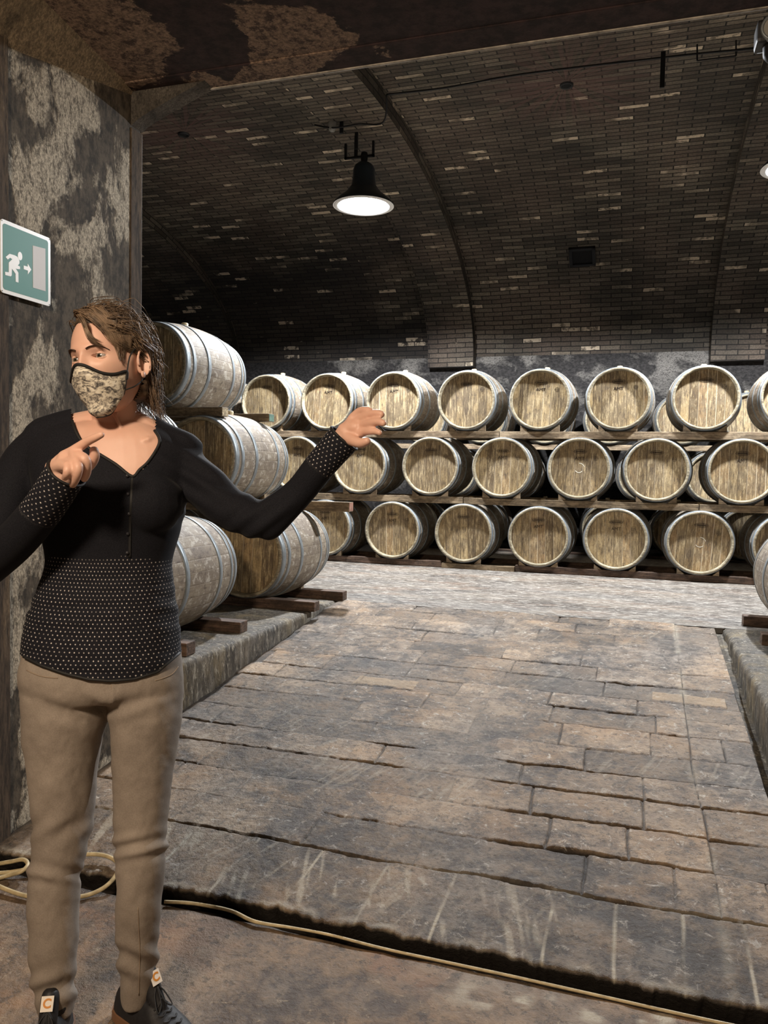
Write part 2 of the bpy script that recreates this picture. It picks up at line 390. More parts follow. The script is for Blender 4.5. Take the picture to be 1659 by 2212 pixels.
CB = [((150, 40), .22, .22), ((260, 110), .16, .18), ((90, 10), .2, .15), ((330, 60), .12, .14), ((560, 30), .14, .16), ((660, 80), .15, .24), ((730, 70), .13, .2), ((590, 110), .12, .15), ((450, 172), .06, .2), ((540, 172), .07, .2), ((820, 110), .05, .18), ((430, 60), .16, -.1), ((400, 150), .14, -.1), ((480, 120), .1, -.1), ((1000, 90), .4, -.2), ((1400, 60), .5, -.1)]
M['ceiling'] = mat_plaster('flaking_dark_ceiling', (0.030, 0.016, 0.016), (0.30, 0.205, 0.145), 0.555, 0.57, 1.7, 5.1, (1, 1, 1), blobs=[(onZ(a, b, 2.555), r, w_) for (a, b), r, w_ in CB])
M['tan_plaster'] = mat_plaster('tan_plaster', (0.12, 0.09, 0.055), (0.30, 0.225, 0.14), 0.35, 0.5, 2.5, 2.0)
M['grey_plaster'] = mat_plaster('grey_plaster', (0.05, 0.043, 0.035), (0.16, 0.14, 0.115), 0.45, 0.62, 4, 8.0)
M['brown_strip'] = mat_plaster('brown_strip', (0.06, 0.042, 0.028), (0.21, 0.15, 0.09), 0.5, 0.62, 2.5, 1.0, (1, 3, 0.5))
M['ramp'] = mat_floor('worn_stone_slabs')
M['upper_floor'] = mat_floor('scrubbed_upper_floor', False, (0.070, 0.056, 0.045), (0.27, 0.23, 0.185), (0.28, 0.185, 0.125), (0.66, 0.62, 0.55), 1.0, 0.45, (0.5, 1.5, 1), (0.51, 0.60))
M['lower_floor'] = mat_floor('brown_lower_floor', True, (0.085, 0.056, 0.036), (0.30, 0.205, 0.125), (0.33, 0.165, 0.075), (0.46, 0.37, 0.25), 0.8, 0.48, (1, 1, 1), (0.60, 0.66))
M['platform'] = mat_floor('stained_platform', False, (0.035, 0.028, 0.02), (0.20, 0.165, 0.115), (0.36, 0.27, 0.13), (0.55, 0.5, 0.4), 1.6, 0.55, (1, 1, 0.35), (0.54, 0.62))
M['wood'] = mat_barrel_wood('weathered_oak_staves')
M['head'] = mat_barrel_wood('oak_barrel_head', True)
M['chime'] = mat_timber('chime_wood', (0.30, 0.25, 0.16), (0.50, 0.44, 0.31))
tt = NT('galvanised_hoop'); nn = tt.noise(tt.mapping(tt.obj(), (4, 30, 4)), 6, 5, 0.7)
tt.val('Base Color', tt.mix(tt.ramp(nn, [(0.3, 0), (0.7, 1)]), (0.15, 0.17, 0.185), (0.36, 0.39, 0.40))); tt.val('Metallic', 0.55)
tt.val('Roughness', tt.ramp(nn, [(0.3, 0.38), (0.7, 0.6)])); M['hoop'] = tt.m
M['rail_pale'] = mat_timber('pale_rail_timber', (0.25, 0.175, 0.105), (0.44, 0.335, 0.215))
M['rail_dark'] = mat_timber('dark_rail_timber', (0.075, 0.045, 0.03), (0.17, 0.105, 0.07))
M['rail_mid'] = mat_timber('aged_rail_timber', (0.17, 0.12, 0.07), (0.34, 0.25, 0.15))
M['bung'] = simple('pale_bung', (0.62, 0.50, 0.30), 0.6)
M['stamp'] = simple('branded_mark', (0.035, 0.024, 0.016), 0.8)
M['chalk'] = simple('chalk', (0.78, 0.74, 0.62), 0.9)
M['black_metal'] = simple('black_metal', (0.02, 0.02, 0.022), 0.5, 0.3)
M['dark_void'] = simple('dark_void', (0.006, 0.006, 0.007), 0.95)

# ================================================================== structure
def grid_mesh(name, xs, ys, Z, mat, col=None, parent=None, extra_front=None):
    nx, ny = len(xs), len(ys)
    X, Y = np.meshgrid(xs, ys)
    if extra_front is not None: Y = Y + extra_front
    V = np.stack([X, Y, Z], -1).reshape(-1, 3)
    i = np.arange(nx * ny).reshape(ny, nx)
    F = np.stack([i[:-1, :-1], i[:-1, 1:], i[1:, 1:], i[1:, :-1]], -1).reshape(-1, 4)
    me = bpy.data.meshes.new(name)
    me.vertices.add(len(V)); me.vertices.foreach_set('co', V.ravel())
    me.loops.add(F.size); me.loops.foreach_set('vertex_index', F.ravel().astype(np.int32))
    me.polygons.add(len(F)); me.polygons.foreach_set('loop_start', np.arange(0, F.size, 4, dtype=np.int32))
    me.update(calc_edges=True); me.polygons.foreach_set('use_smooth', [True] * len(F))
    me.materials.append(mat)
    if col is not None:
        a = me.attributes.new('slab', 'FLOAT_COLOR', 'POINT'); a.data.foreach_set('color', col.reshape(-1, 4).ravel())
    o = bpy.data.objects.new(name, me); COL.objects.link(o)
    if parent: o.parent = parent
    return o
def structure(o): o['kind'] = 'structure'; return o

# --- the ramp of stone slabs
def build_ramp():
    xs = np.linspace(XL - 0.02, 0.512, 600); ys = np.concatenate([[YSTEP - 0.001, YSTEP - 0.0005], np.linspace(YSTEP, YSTEP + 0.036, 13)[:-1], np.linspace(YSTEP + 0.036, YSTEP + 1.3, 290)[:-1], np.linspace(YSTEP + 1.3, RY0 + 0.02, 340)])
    X, Y = np.meshgrid(xs, ys)
    wy = Y + 0.016 * (vnoise(X * 2.2, Y * 2.2, 3) - 0.5) + 0.01 * (vnoise(X * 7, Y * 7, 5) - 0.5) + 0.006 * (fbm(X * 30, Y * 30, 6, 2) - 0.5)
    wx = X + 0.014 * (vnoise(X * 5, Y * 5, 8) - 0.5) + 0.03 * (vnoise(X * 1.1, Y * 1.1, 4) - 0.5)
    r = np.random.default_rng(21)
    yb = [YSTEP - 0.2, YSTEP + 0.335]
    while yb[-1] < RY0 + 0.3: yb.append(yb[-1] + r.uniform(0.175, 0.225))
    yb = np.array(yb); ci = np.clip(np.searchsorted(yb, wy) - 1, 0, len(yb) - 2)
    dlo = wy - yb[ci]; dhi = yb[ci + 1] - wy
    stren = r.uniform(0.45, 1.0, len(yb)); stren[0] = 0
    tone = np.zeros_like(X); dj = np.full_like(X, 9.0)
    for c in range(len(yb) - 1):
        mk = ci == c
        if c == 0: jb = np.array([-2.2, -1.95, -1.66, -1.46, -1.22, -0.98, -0.74, -0.52, -0.37, -0.205, -0.02, 0.16, 0.33, 0.6])
        else:
            jb = [-2.3 + r.uniform(0, 0.3)]
            while jb[-1] < 0.7: jb.append(jb[-1] + r.choice([0.3, 0.42, 0.5, 0.56]) * r.uniform(0.9, 1.1))
            jb = [j for j in jb if abs(j - 0.27) > 0.12] + [0.27]; jb = np.sort(np.array(jb + [0.9]))
        k = np.clip(np.searchsorted(jb, wx[mk]) - 1, 0, len(jb) - 2)
        tn = r.random(len(jb)); tn[tn > 0.93] = 0.9
        if c == 0: tn = tn * 0.25 + 0.05
        tone[mk] = tn[k]
        dj[mk] = np.minimum(wx[mk] - jb[k], jb[k + 1] - wx[mk])
    # a few warm pale replacement bricks
    for (px, py) in ((835, 1475), (1490, 1512)):
        q = None
        d = ray(px, py); tt_ = (CAMZ + SLOPE * RY0) / (SLOPE * d[1] - d[2]); q = CC + d * tt_
        mk = (np.abs(wx - q[0]) < 0.17) & (np.abs(wy - q[1]) < 0.055); tone[mk] = 1.0
    wv = 0.0022 + 0.008 * np.clip(fbm(X * 3.1, Y * 3.1, 11, 3) - 0.45, 0, 1) * 2.2
    sh = np.where(dlo < dhi, stren[ci], stren[np.clip(ci + 1, 0, len(yb) - 1)])
    brk = np.clip((fbm(X * 1.5, Y * 2.5, 31, 3) - 0.33) * 6, 0.3, 1.3)
    dh = np.minimum(dlo, dhi)
    jh = np.clip(1.25 - dh / (wv * (0.6 + sh)), 0, 1) * np.clip(sh * brk * 1.25, 0, 1)
    jv = np.clip(1.25 - dj / (wv * 0.75), 0, 1) * np.clip(brk * 0.8, 0, 0.85)
    sold = (ci == 0)
    pale = np.where(sold, np.clip(1.3 - dj / 0.0052, 0, 1) * np.clip(fbm(X * 9, Y * 9, 41, 3) * 2.8 - 0.6, 0, 1) * 0.95, 0)
    pale = np.maximum(pale, np.clip(1.2 - np.abs(wy - yb[1] ) / 0.008, 0, 1) * np.clip(fbm(X * 7, Y * 7, 43, 3) * 2 - 0.5, 0, 1) * 0.6)
    streak = np.clip((fbm(X * 52 + Y * 14, Y * 5.0, 55, 3) - 0.60) * 9, 0, 1) * np.clip((fbm(X * 6, Y * 6, 56, 3) - .40) * 7, 0, 1) * np.clip((YSTEP + 0.40 - Y) * 6, 0, 1) * np.clip((0.1 - X) * 2, 0, 1)
    pale = np.maximum(pale, streak * 0.55)
    scr = np.clip((fbm(X * 70 - Y * 25, Y * 9, 57, 2) - 0.66) * 9, 0, 1) * np.clip((fbm(X * 3, Y * 3, 58, 3) - .5) * 7, 0, 1)
    pale = np.maximum(pale, scr * 0.3)
    jv = np.where(sold, jv * 0.25, jv); jh = np.where(sold & (dlo < dhi), 0, jh)
    pale = np.maximum(pale, np.clip(1.2 - np.abs(wx - 0.27) / 0.02, 0, 1) * np.clip(fbm(X * 8, Y * 8, 44, 3) * 2.4 - 1.0, 0, 1) * 0.6)
    joint = np.maximum(jh, jv)
    edge = np.clip((X - XL) / 0.05, 0, 1); joint = np.maximum(joint, (1 - edge) * 0.85)
    Z = -SLOPE * (RY0 - Y); Z = np.minimum(Z, 0)
    Z = Z - 0.013 * joint + 0.007 * (tone - 0.5) + 0.010 * (fbm(X * 2.5, Y * 2.5, 61, 4) - 0.5) + 0.007 * (fbm(X * 14, Y * 14, 62, 3) - 0.5) + 0.004 * (fbm(X * 45, Y * 45, 63, 2) - 0.5)
    # ragged front edge
    fx = (fbm(xs * 6, xs * 0 + 3.3, 71, 4) - 0.5) * 0.05 + (fbm(xs * 30, xs * 0 + 1.3, 72, 3) - 0.5) * 0.03 + (vnoise(xs * 95, xs * 0 + 2.3, 73) - 0.5) * 0.009
    sc = np.clip(1 - (ys - YSTEP) / 0.10, 0, 1)[:, None]
    EX = fx[None, :] * sc
    Z = Z - np.clip(1 - (Y - YSTEP) / 0.012, 0, 1) ** 2 * 0.006
    EX[0] += 0.06; Z[0] = ZLOW - 0.08; joint[0] = 1.0; joint[1] = 1.0; Z[1] -= 0.007; EX[1] += 0.002
    joint[2] = np.maximum(joint[2], 0.5)
    lip = np.clip(1 - np.abs(Y - YSTEP - 0.018) / 0.02, 0, 1) * np.clip(fbm(X * 12, Y * 12, 75, 3) * 3 - 1.3, 0, 1); lip[:3] = 0
    pale = np.maximum(pale, lip * 0.7)
    col = np.stack([tone, joint, pale, np.ones_like(X)], -1)
    return structure(grid_mesh('floor_ramp', xs, ys, Z, M['ramp'], col, None, EX))
build_ramp()
xs = np.linspace(-9, 4.2, 200); ys = np.linspace(RY0 - 0.005, 11.35, 120); X, Y = np.meshgrid(xs, ys)
structure(grid_mesh('floor_upper', xs, ys, 0.006 * (fbm(X * 1.5, Y * 1.5, 5, 3) - 0.5) - 0.001, M['upper_floor']))
xs = np.linspace(XL - 0.02, XR + 0.02, 160); ys = np.concatenate([np.linspace(-3.2, 1.9, 220)[:-1], np.linspace(1.9, YSTEP + 0.08, 90)]); X, Y = np.meshgrid(xs, ys)
gr = np.clip((Y - (YSTEP - 0.052) + 0.05 * (fbm(X * 8, Y * 8, 7, 4) - 0.5)) / 0.02, 0, 1) * 0.95
fl_ = np.clip((fbm(X * 18, Y * 18, 17, 4) - 0.56) * 14, 0, 1) * np.exp(-((Y - 2.03 - .05 * np.sin(X * 5)) / 0.05) ** 2) * np.clip((X + 0.55) * 4, 0, 1)
LC = np.stack([0.45 + 0.3 * (fbm(X * 1.3, Y * 1.3, 9, 3) - .5), gr, fl_ * .85, np.ones_like(X)], -1)
structure(grid_mesh('floor_lower', xs, ys, ZLOW + 0.012 * (fbm(X * 2, Y * 2, 5, 4) - 0.5) + 0.004 * (fbm(X * 15, Y * 15, 6, 3) - 0.5) - 0.045 * np.clip((Y - YSTEP + 0.04 + 0.02 * (fbm(X * 7, Y * 0, 19, 3) - .5)) * 60, 0, 1), M['lower_floor'], LC))
# gutter on the right of the ramp
mesh = mesh_obj('floor_gutter', [(0.512, 2.1, ramp_z(2.1) - 0.045), (XR + .01, 2.1, ramp_z(2.1) - 0.045), (XR + .01, RY0, -0.035), (0.512, RY0, -0.035),
                (0.512, 2.1, ramp_z(2.1)), (0.512, RY0, 0)], [(0, 1, 2, 3), (0, 3, 5, 4)], M['platform']); structure(mesh)

def rough_block(name, x0, x1, y0, y1, z0, z1, mat, side):
    """platform slab with a worn, noisy edge on the ramp side"""
    ny, nr = 260, 5
    ysl = np.linspace(y0, y1, ny); V = []; F = []
    s = 1 if side > 0 else -1; xe = x1 if side > 0 else x0; xb = x0 if side > 0 else x1
    prof = [(0.0, z0), (0.0, z1 - 0.10), (0.0, z1 - 0.035), (-0.004, z1 - 0.012), (-0.018, z1 - 0.001), (-0.06, z1), (-0.3, z1), (None, z1)]
    for j, yy in enumerate(ysl):
        nn = (fbm(np.array([yy * 9.0]), np.array([2.0]), 91, 4)[0] - 0.5) * 0.03
        n2_ = (fbm(np.array([yy * 16.0]), np.array([7.0]), 92, 3)[0] - 0.5) * 0.016
        for k, (dx, zz) in enumerate(prof):
            if dx is None: V.append((xb, yy, zz)); continue
            V.append((xe + s * (dx + (nn * 0.35 if k < 2 else nn * 0.8 if k < 5 else 0)), yy, zz - (abs(n2_) if 2 <= k <= 5 else 0)))
    P = len(prof)
    for j in range(ny - 1):
        for k in range(P - 1): F.append((j * P + k, j * P + k + 1, (j + 1) * P + k + 1, (j + 1) * P + k))
    b = len(V); V += [(xe, y0, z0), (xe, y0, z1), (xb, y0, z1), (xb, y0, z0)]; F.append((b, b + 1, b + 2, b + 3))
    return structure(mesh_obj(name, V, F, mat, None, True))
rough_block('floor_platform_left', -9.0, XL, 2.98, RY0 + 0.01, -0.5, 0.0, M['platform'], 1)
rough_block('floor_platform_right', XR, 4.2, 2.98, RY0 + 0.01, -0.5, 0.0, M['platform'], -1)

# --- walls of the passage
def wall(name, *a, **k): return structure(box(name, *a, **k))
wall('wall_left', -2.6, XL, -3.2, 3.0, -0.6, 2.56, M['left_plaster'], bev=0.012)
wall('wall_right', XR, 1.1, -3.2, 3.0, -0.6, 2.56, M['left_plaster'])
wall('wall_left_pier', XL - 0.01, XL + 0.012, -3.2, 2.226, -0.6, 2.55, M['brown_strip'])
wall('trim_1', XL - 0.02, XL + 0.006, 2.925, 3.004, -0.3, 2.40, M['brown_strip'], bev=0.004)
wall('ceiling', -2.7, 1.2, -3.2, 2.9, 2.555, 2.75, M['ceiling'])
wall('wall_front', -9, -2.6, 2.5, 3.0, -0.6, 4.7, M['grey_plaster'])
wall('wall_front_right', 1.1, 4.2, 2.5, 3.0, -0.6, 4.7, M['grey_plaster'])
wall('wall_lintel', -2.6, 1.1, 2.86, 3.0, 2.55, 4.7, M['ceiling'], bev=0.006)
M['lit_edge'] = simple('lit_chipped_edge', (0.42, 0.38, 0.32), 0.8, 0, 25, 0.5)  # pale tone stands in for light on the chipped edge
wall('trim_lit_edge', XL + 0.34, 1.1, 2.992, 3.006, 2.546, 2.556, M['lit_edge'], bev=0.003)  # lamplight catching the lintel edge, put in as a thin pale strip
# sloping haunch between wall top and ceiling, and the coved corner at the end of the passage
structure(mesh_obj('trim_2', [(XL, 1.2, 2.22), (XL + 0.20, 1.2, 2.556), (XL, 1.2, 2.556), (XL, 2.3, 2.395), (XL + 0.10, 2.3, 2.556), (XL, 2.3, 2.556), (XL, 2.99, 2.55), (XL + 0.004, 2.99, 2.556), (XL, 2.99, 2.556)],
        [(0, 1, 2), (0, 3, 4, 1), (3, 6, 7, 4), (6, 8, 7)], M['tan_plaster']))
gv = []; N = 12
for y in (2.93, 3.008):
    gv.append((XL - 0.02, y, 2.60)); gv.append((XL - 0.02, y, 2.41))
    for i in range(N + 1):
        t = i / N; gv.append((XL + 0.36 * t, y, 2.41 + 0.142 * (0.62 * t + 0.38 * t ** 0.6)))
    gv.append((XL + 0.36, y, 2.60))
n1_ = N + 4
gf = [tuple(range(n1_)), tuple(range(n1_, 2 * n1_))[::-1]] + [(i, (i + 1) % n1_, n1_ + (i + 1) % n1_, n1_ + i) for i in range(n1_)]
structure(mesh_obj('trim_3', gv, gf, M['grey_plaster']))

# --- the great brick vault with its ribs
def sweep(name, prof, x0, x1, mat, uoff=0.0, caps=False, s=None):
    V, UV, F = [], [], []; s = s or arclen(prof); n = len(prof)
    xsn = np.linspace(x0, x1, max(2, int(abs(x1 - x0) / 0.5) + 1))
    for x in xsn:
        for (y, z), ss in zip(prof, s): V.append((x, y, z)); UV.append((x + uoff, ss))
    for i in range(len(xsn) - 1):
        for k in range(n - 1): F.append((i * n + k, i * n + k + 1, (i + 1) * n + k + 1, (i + 1) * n + k))
    return V, F, UV
v_, f_, uv_ = sweep('vault', ell_pts(VA, VB), -9.2, 4.3, None)
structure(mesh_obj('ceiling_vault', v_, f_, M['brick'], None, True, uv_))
RIBD = 0.17
RIB_X = [(-6.65, -6.0), (-2.90, -2.245), (0.865, 1.50)]
for i, (a, b) in enumerate(RIB_X):
    inner = ell_pts(VA - RIBD, VB - RIBD + 0.0); outer = ell_pts(VA + 0.02, VB + 0.02); si = arclen(inner)
    lowi = [(inner[0][0], VSP - 0.14)] + inner + [(inner[-1][0], VSP - 0.14)]
    lowo = [(outer[0][0], VSP - 0.14)] + outer + [(outer[-1][0], VSP - 0.14)]
    s2 = [-0.14] + si + [si[-1] + 0.14]
    V, F, UVs = sweep('', lowi, a, b, None, 0.13, s=s2)
    n = len(lowi)
    for x, flip in ((a, 0), (b, 1)):
        base = len(V)
        for (y, z), ss in zip(lowi, s2): V.append((x, y, z)); UVs.append((ss, 0.0))
        for (y, z), ss in zip(lowo, s2): V.append((x, y, z)); UVs.append((ss, 0.19))
        for k in range(n - 1):
            F.append((base + k, base + k + 1, base + n + k + 1, base + n + k))
    # feet
    for k in (0, n - 1):
        base = len(V)
        V += [(a, lowi[k][0], lowi[k][1]), (b, lowi[k][0], lowi[k][1]), (b, lowo[k][0], lowo[k][1]), (a, lowo[k][0], lowo[k][1])]
        UVs += [(0, 0), (.65, 0), (.65, .19), (0, .19)]; F.append((base, base + 1, base + 2, base + 3))
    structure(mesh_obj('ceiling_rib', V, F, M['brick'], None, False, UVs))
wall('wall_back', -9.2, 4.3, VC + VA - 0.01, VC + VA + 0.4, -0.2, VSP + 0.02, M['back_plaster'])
wall('wall_end_left', -9.3, -9.0, 2.9, 11.5, -0.2, 4.6, M['back_plaster'])
wall('wall_end_right', 4.2, 4.5, 2.9, 11.5, -0.2, 4.6, M['back_plaster'])

def vault_hit(px, py, da=0.0):
    d = ray(px, py); best = None
    for t in np.linspace(3, 14, 4000):
        p = CC + d * t / np.linalg.norm(d)
        if ((p[1] - VC) / (VA - da)) ** 2 + ((p[2] - VSP) / (VB - da)) ** 2 > 1 and p[2] > VSP: return p
    return None
# holes and niche in the vault
def vault_ring(name, c, label):
    e = empty(name, (c[0], c[1], c[2])); tag(e, label, 'vault hole', 'lamp holes in the vault crown')
    v, f = lathe_geo([(0.042, 0.0), (0.048, -0.008), (0.056, -0.008), (0.06, 0.02)], 24, 'Z')
    mesh_obj('rim', v, f, M['black_metal'], e, True)
    v, f = lathe_geo([(0.0005, 0.002), (0.044, 0.002)], 24, 'Z'); mesh_obj('opening', v, f, M['dark_void'], e)
zc = VSP + VB - 0.01
vault_ring('vault_hole', (-0.69, 7.15, zc), 'black round hole with reddish star rays in the vault bay right of the hanging lamp')
vault_ring('vault_hole', (-4.50, 7.15, zc), 'black round hole with reddish rays in the far left vault bay')
p = vault_hit(1258, 553)
th = math.atan2((p[2] - VSP) / VB, (p[1] - VC) / VA); nrm = Vector((0, -math.cos(th) / VA, -math.sin(th) / VB)).normalized(); tan = Vector((0, nrm.z, -nrm.y))
if tan.z < 0: tan = -tan
e = empty('vent_grate', p + nrm * 0.01)
tag(e, 'small dark square vent opening set in the brick vault above the top barrels', 'vent')
mt = Matrix((( -1, nrm.x, tan.x), (0, nrm.y, tan.y), (0, nrm.z, tan.z)))
e.rotation_euler = mt.to_euler()
bm = bmesh.new()
for a in ((-.16, -.12, -.02, .03, -.15, .17), (.12, .16, -.02, .03, -.15, .17), (-.16, .16, -.02, .03, .13, .17), (-.16, .16, -.02, .03, -.15, -.11)): add_box(bm, *a, bev=.004)
bm_obj('frame', bm, M['black_metal'], e)
bm = bmesh.new(); add_box(bm, -.13, .13, -.03, .008, -.12, .14); bm_obj('opening', bm, M['dark_void'], e)

# ================================================================== barrels
BL, BRH, BRB = 0.885, 0.29, 0.335
def br(t): return BRH + (BRB - BRH) * (1 - (2 * t - 1) ** 2)
def make_barrel_parts():
    prof = [(br(t), BL * t) for t in np.linspace(0, 1, 22)]
    prof = [(BRH - 0.003, -0.001)] + prof[0:1] + prof[1:] 
    inner = [(BRH - 0.020, 0.004), (BRH - 0.024, 0.05)]
    outer_v, outer_f = lathe_geo(inner[::-1] + [(BRH - 0.019, 0.0), (BRH - 0.003, 0.0)] + [(br(t), BL * t) for t in np.linspace(0.004, 1, 22)] + [(BRH - 0.02, BL), (BRH - 0.024, BL - 0.045), (0.001, BL - 0.045)], 72)
    st = mesh_obj('staves', outer_v, outer_f, [M['wood'], M['chime']], None, True)
    for p in st.data.polygons:
        if p.index < 72 * 3: p.material_index = 1
    hv, hf = lathe_geo([(0.0005, 0.046), (0.10, 0.046), (BRH - 0.026, 0.046), (BRH - 0.021, 0.052)], 64)
    hd = mesh_obj('barrel_head', hv, hf, M['head'])
    hoops = []
    for (a, b) in ((0.006, 0.052), (0.078, 0.112), (0.245, 0.283), (BL - 0.283, BL - 0.245), (BL - 0.112, BL - 0.078), (BL - 0.052, BL - 0.006)):
        q = [(br(y / BL) + d, y) for y, d in ((a, -0.001), (a, 0.0026), ((a + b) / 2, 0.0032), (b, 0.0026), (b, -0.001))]
        v, f = lathe_geo(q, 72); ho = mesh_obj('hoop', v, f, M['hoop'], None, True); hoops.append(ho)
    v, f = lathe_geo([(0.0005, 0.030), (0.022, 0.030), (0.027, 0.024), (0.024, -0.01)], 18, 'Z')
    bg = mesh_obj('bung', [(x, y + BL * 0.5, z + BRB) for x, y, z in v], f, M['bung'], None, True)
    return st, hd, hoops, bg
def text_mesh(name, body, size, mat, depth=0.0006, bold=0.0):
    cu = bpy.data.curves.new(name, 'FONT'); cu.body = body; cu.size = size; cu.extrude = depth; cu.align_x = 'CENTER'; cu.align_y = 'CENTER'; cu.offset = bold
    to = bpy.data.objects.new(name, cu); COL.objects.link(to)
    dg = bpy.context.evaluated_depsgraph_get(); me = bpy.data.meshes.new_from_object(to.evaluated_get(dg))
    bpy.data.objects.remove(to); bpy.data.curves.remove(cu)
    me.materials.clear(); me.materials.append(mat)
    o = bpy.data.objects.new(name, me); COL.objects.link(o); return o
def oval_ring(a, b, wd, n=40):
    V = []; F = []
    for k in range(n):
        t = 2 * PI * k / n
        for d in (0, wd): V.append(((a - d) * math.cos(t), 0, (b - d) * math.sin(t)))
    for k in range(n):
        k2 = (k + 1) % n; F.append((2 * k, 2 * k2, 2 * k2 + 1, 2 * k + 1))
    return V, F
def make_stamp(kind):
    V, F = oval_ring(0.062, 0.021, 0.0032); V = [(x, 0.0448, z + 0.165) for x, y, z in V]
    V2, F2 = oval_ring(0.052, 0.0135, 0.002); V2 = [(x, 0.0448, z + 0.165) for x, y, z in V2]
    G = [(V, F), (V2, F2)]
    # the branded word inside the oval: unreadable blocks
    for i in range(9):
        x = -0.036 + i * 0.009; G.append(([(x - .003, .0448, .158), (x + .003, .0448, .158), (x + .003, .0448, .172), (x - .003, .0448, .172)], [(0, 1, 2, 3)]))
    if kind != 2:
        pass
    G.append(([(-.052, .0448, .1635), (.052, .0448, .1635), (.052, .0448, .1665), (-.052, .0448, .1665)], [(0, 1, 2, 3)]))
    G.append(([(-.062, .0448, .1640), (-.050, .0448, .1640), (-.050, .0448, .1660), (-.062, .0448, .1660)], [(0, 1, 2, 3)]))
    V, F = join_geo(G)
    o = mesh_obj('stamp', V, F, M['stamp'])
    lt = None
    if kind >= 1:
        lt = text_mesh('lettering', 'AMT', 0.044, M['stamp'])
        lt.data.transform(Matrix.Translation((0, 0.0442, 0.098)) @ Matrix.Rotation(PI / 2, 4, 'X'))
    return o, lt
B_ST, B_HD, B_HO, B_BG = make_barrel_parts()
STAMPS = [make_stamp(k) for k in (0, 1)]
PROTO = [B_ST, B_HD] + B_HO + [B_BG]
V3, F3 = oval_ring(0.021, 0.021, 0.0025); V4, F4 = oval_ring(0.012, 0.012, 0.0025)
V5 = [(-.020, 0, -.0012), (.020, 0, -.0012), (.020, 0, .0012), (-.020, 0, .0012)]
V, F = join_geo([(V3, F3), (V4, F4), (V5, [(0, 1, 2, 3)])]); ROUND = mesh_obj('round_stamp', [(x + .155, .0448, z + .105) for x, y, z in V], F, M['stamp'])
# chalk mark
V, F = [], []
for a0, a1, rr in ((-2.6, -0.6, 0.035), (0.4, 1.6, 0.05)):
    for i in range(10):
        for r_ in (rr, rr + 0.006):
            t = a0 + (a1 - a0) * i / 9; V.append((r_ * math.cos(t), 0.0447, r_ * math.sin(t)))
    b = len(V) - 20
    F += [(b + 2 * i, b + 2 * i + 2, b + 2 * i + 3, b + 2 * i + 1) for i in range(9)]
CHALK = mesh_obj('chalk_mark', V, F, M['chalk'])
PROTO_ALL = PROTO + [s for st in STAMPS for s in st if s] + [CHALK, ROUND]
for o in PROTO_ALL: COL.objects.unlink(o)
def child_copy(o, parent):
    c = o.copy(); COL.objects.link(c); c.parent = parent; return c
def barrel(x, y0, zc, label, group, stamp=1, chalk=False, roll=None, detail=True):
    e = empty('wine_barrel', (x, y0, zc)); e.rotation_euler = (0, roll if roll is not None else random.uniform(-0.07, 0.07), random.uniform(-0.012, 0.012))
    tag(e, label, 'barrel', group)
    for o in PROTO: child_copy(o, e)
    if stamp is not None:
        so, lt = STAMPS[stamp]; s = child_copy(so, e)
        if lt: child_copy(lt, s)
        child_copy(ROUND, e)
    if chalk:
        c = child_copy(CHALK, e); c['label'] = 'white chalk mark on the barrel head'
    return e
WGV = [(0, 0, 0), (0.085, 0, 0), (0.085, 0, 0.062), (0.006, 0, 0.008), (0, .05, 0), (0.085, .05, 0), (0.085, .05, 0.062), (0.006, .05, 0.008)]
WGF = [(0, 1, 2, 3), (7, 6, 5, 4), (0, 4, 5, 1), (1, 5, 6, 2), (2, 6, 7, 3), (3, 7, 4, 0)]
WG = mesh_obj('wooden_wedge', WGV, WGF, M['rail_pale']); COL.objects.unlink(WG)
def wedge(x, y, z, side, label):
    c = WG.copy(); COL.objects.link(c); c.location = (x + side * 0.115, y, z)
    c.scale = (side * random.uniform(0.7, 0.95), 1, random.uniform(0.9, 1.05))
    tag(c, label, 'wedge', 'wooden wedges chocking the barrels'); return c
ORD = ['first', 'second', 'third', 'fourth', 'fifth', 'sixth', 'seventh', 'eighth', 'ninth', 'tenth']
RT = 0.307; RH = 0.064
def rail(x0, x1, y, ztop, mat, label, h=RH, d=0.075, end=None, group=None):
    o = box('timber_rail', -(x1 - x0) / 2, (x1 - x0) / 2, -d / 2, d / 2, -h, 0, M[mat], bev=0.005, jit=0.002)
    o.location = ((x0 + x1) / 2, y + d / 2, ztop); tag(o, label, 'rail', group or 'timber rails under the barrels')
    if end:
        c = box('rail_end', (x1 - x0) / 2 - 0.001, (x1 - x0) / 2 + 0.0015, -d / 2 + .004, d / 2 - .004, -h + .004, -.004, M[end], o); c['label'] = 'end grain of the rail'
    return o
M['end_green'] = simple('green_end_paint', (0.13, 0.22, 0.17), 0.8, 0, 30, 0.4)
M['end_pale'] = mat_timber('pale_end_grain', (0.40, 0.30, 0.17), (0.60, 0.48, 0.30))
M['end_red'] = simple('reddish_end_grain', (0.33, 0.17, 0.12), 0.8, 0, 30, 0.4)
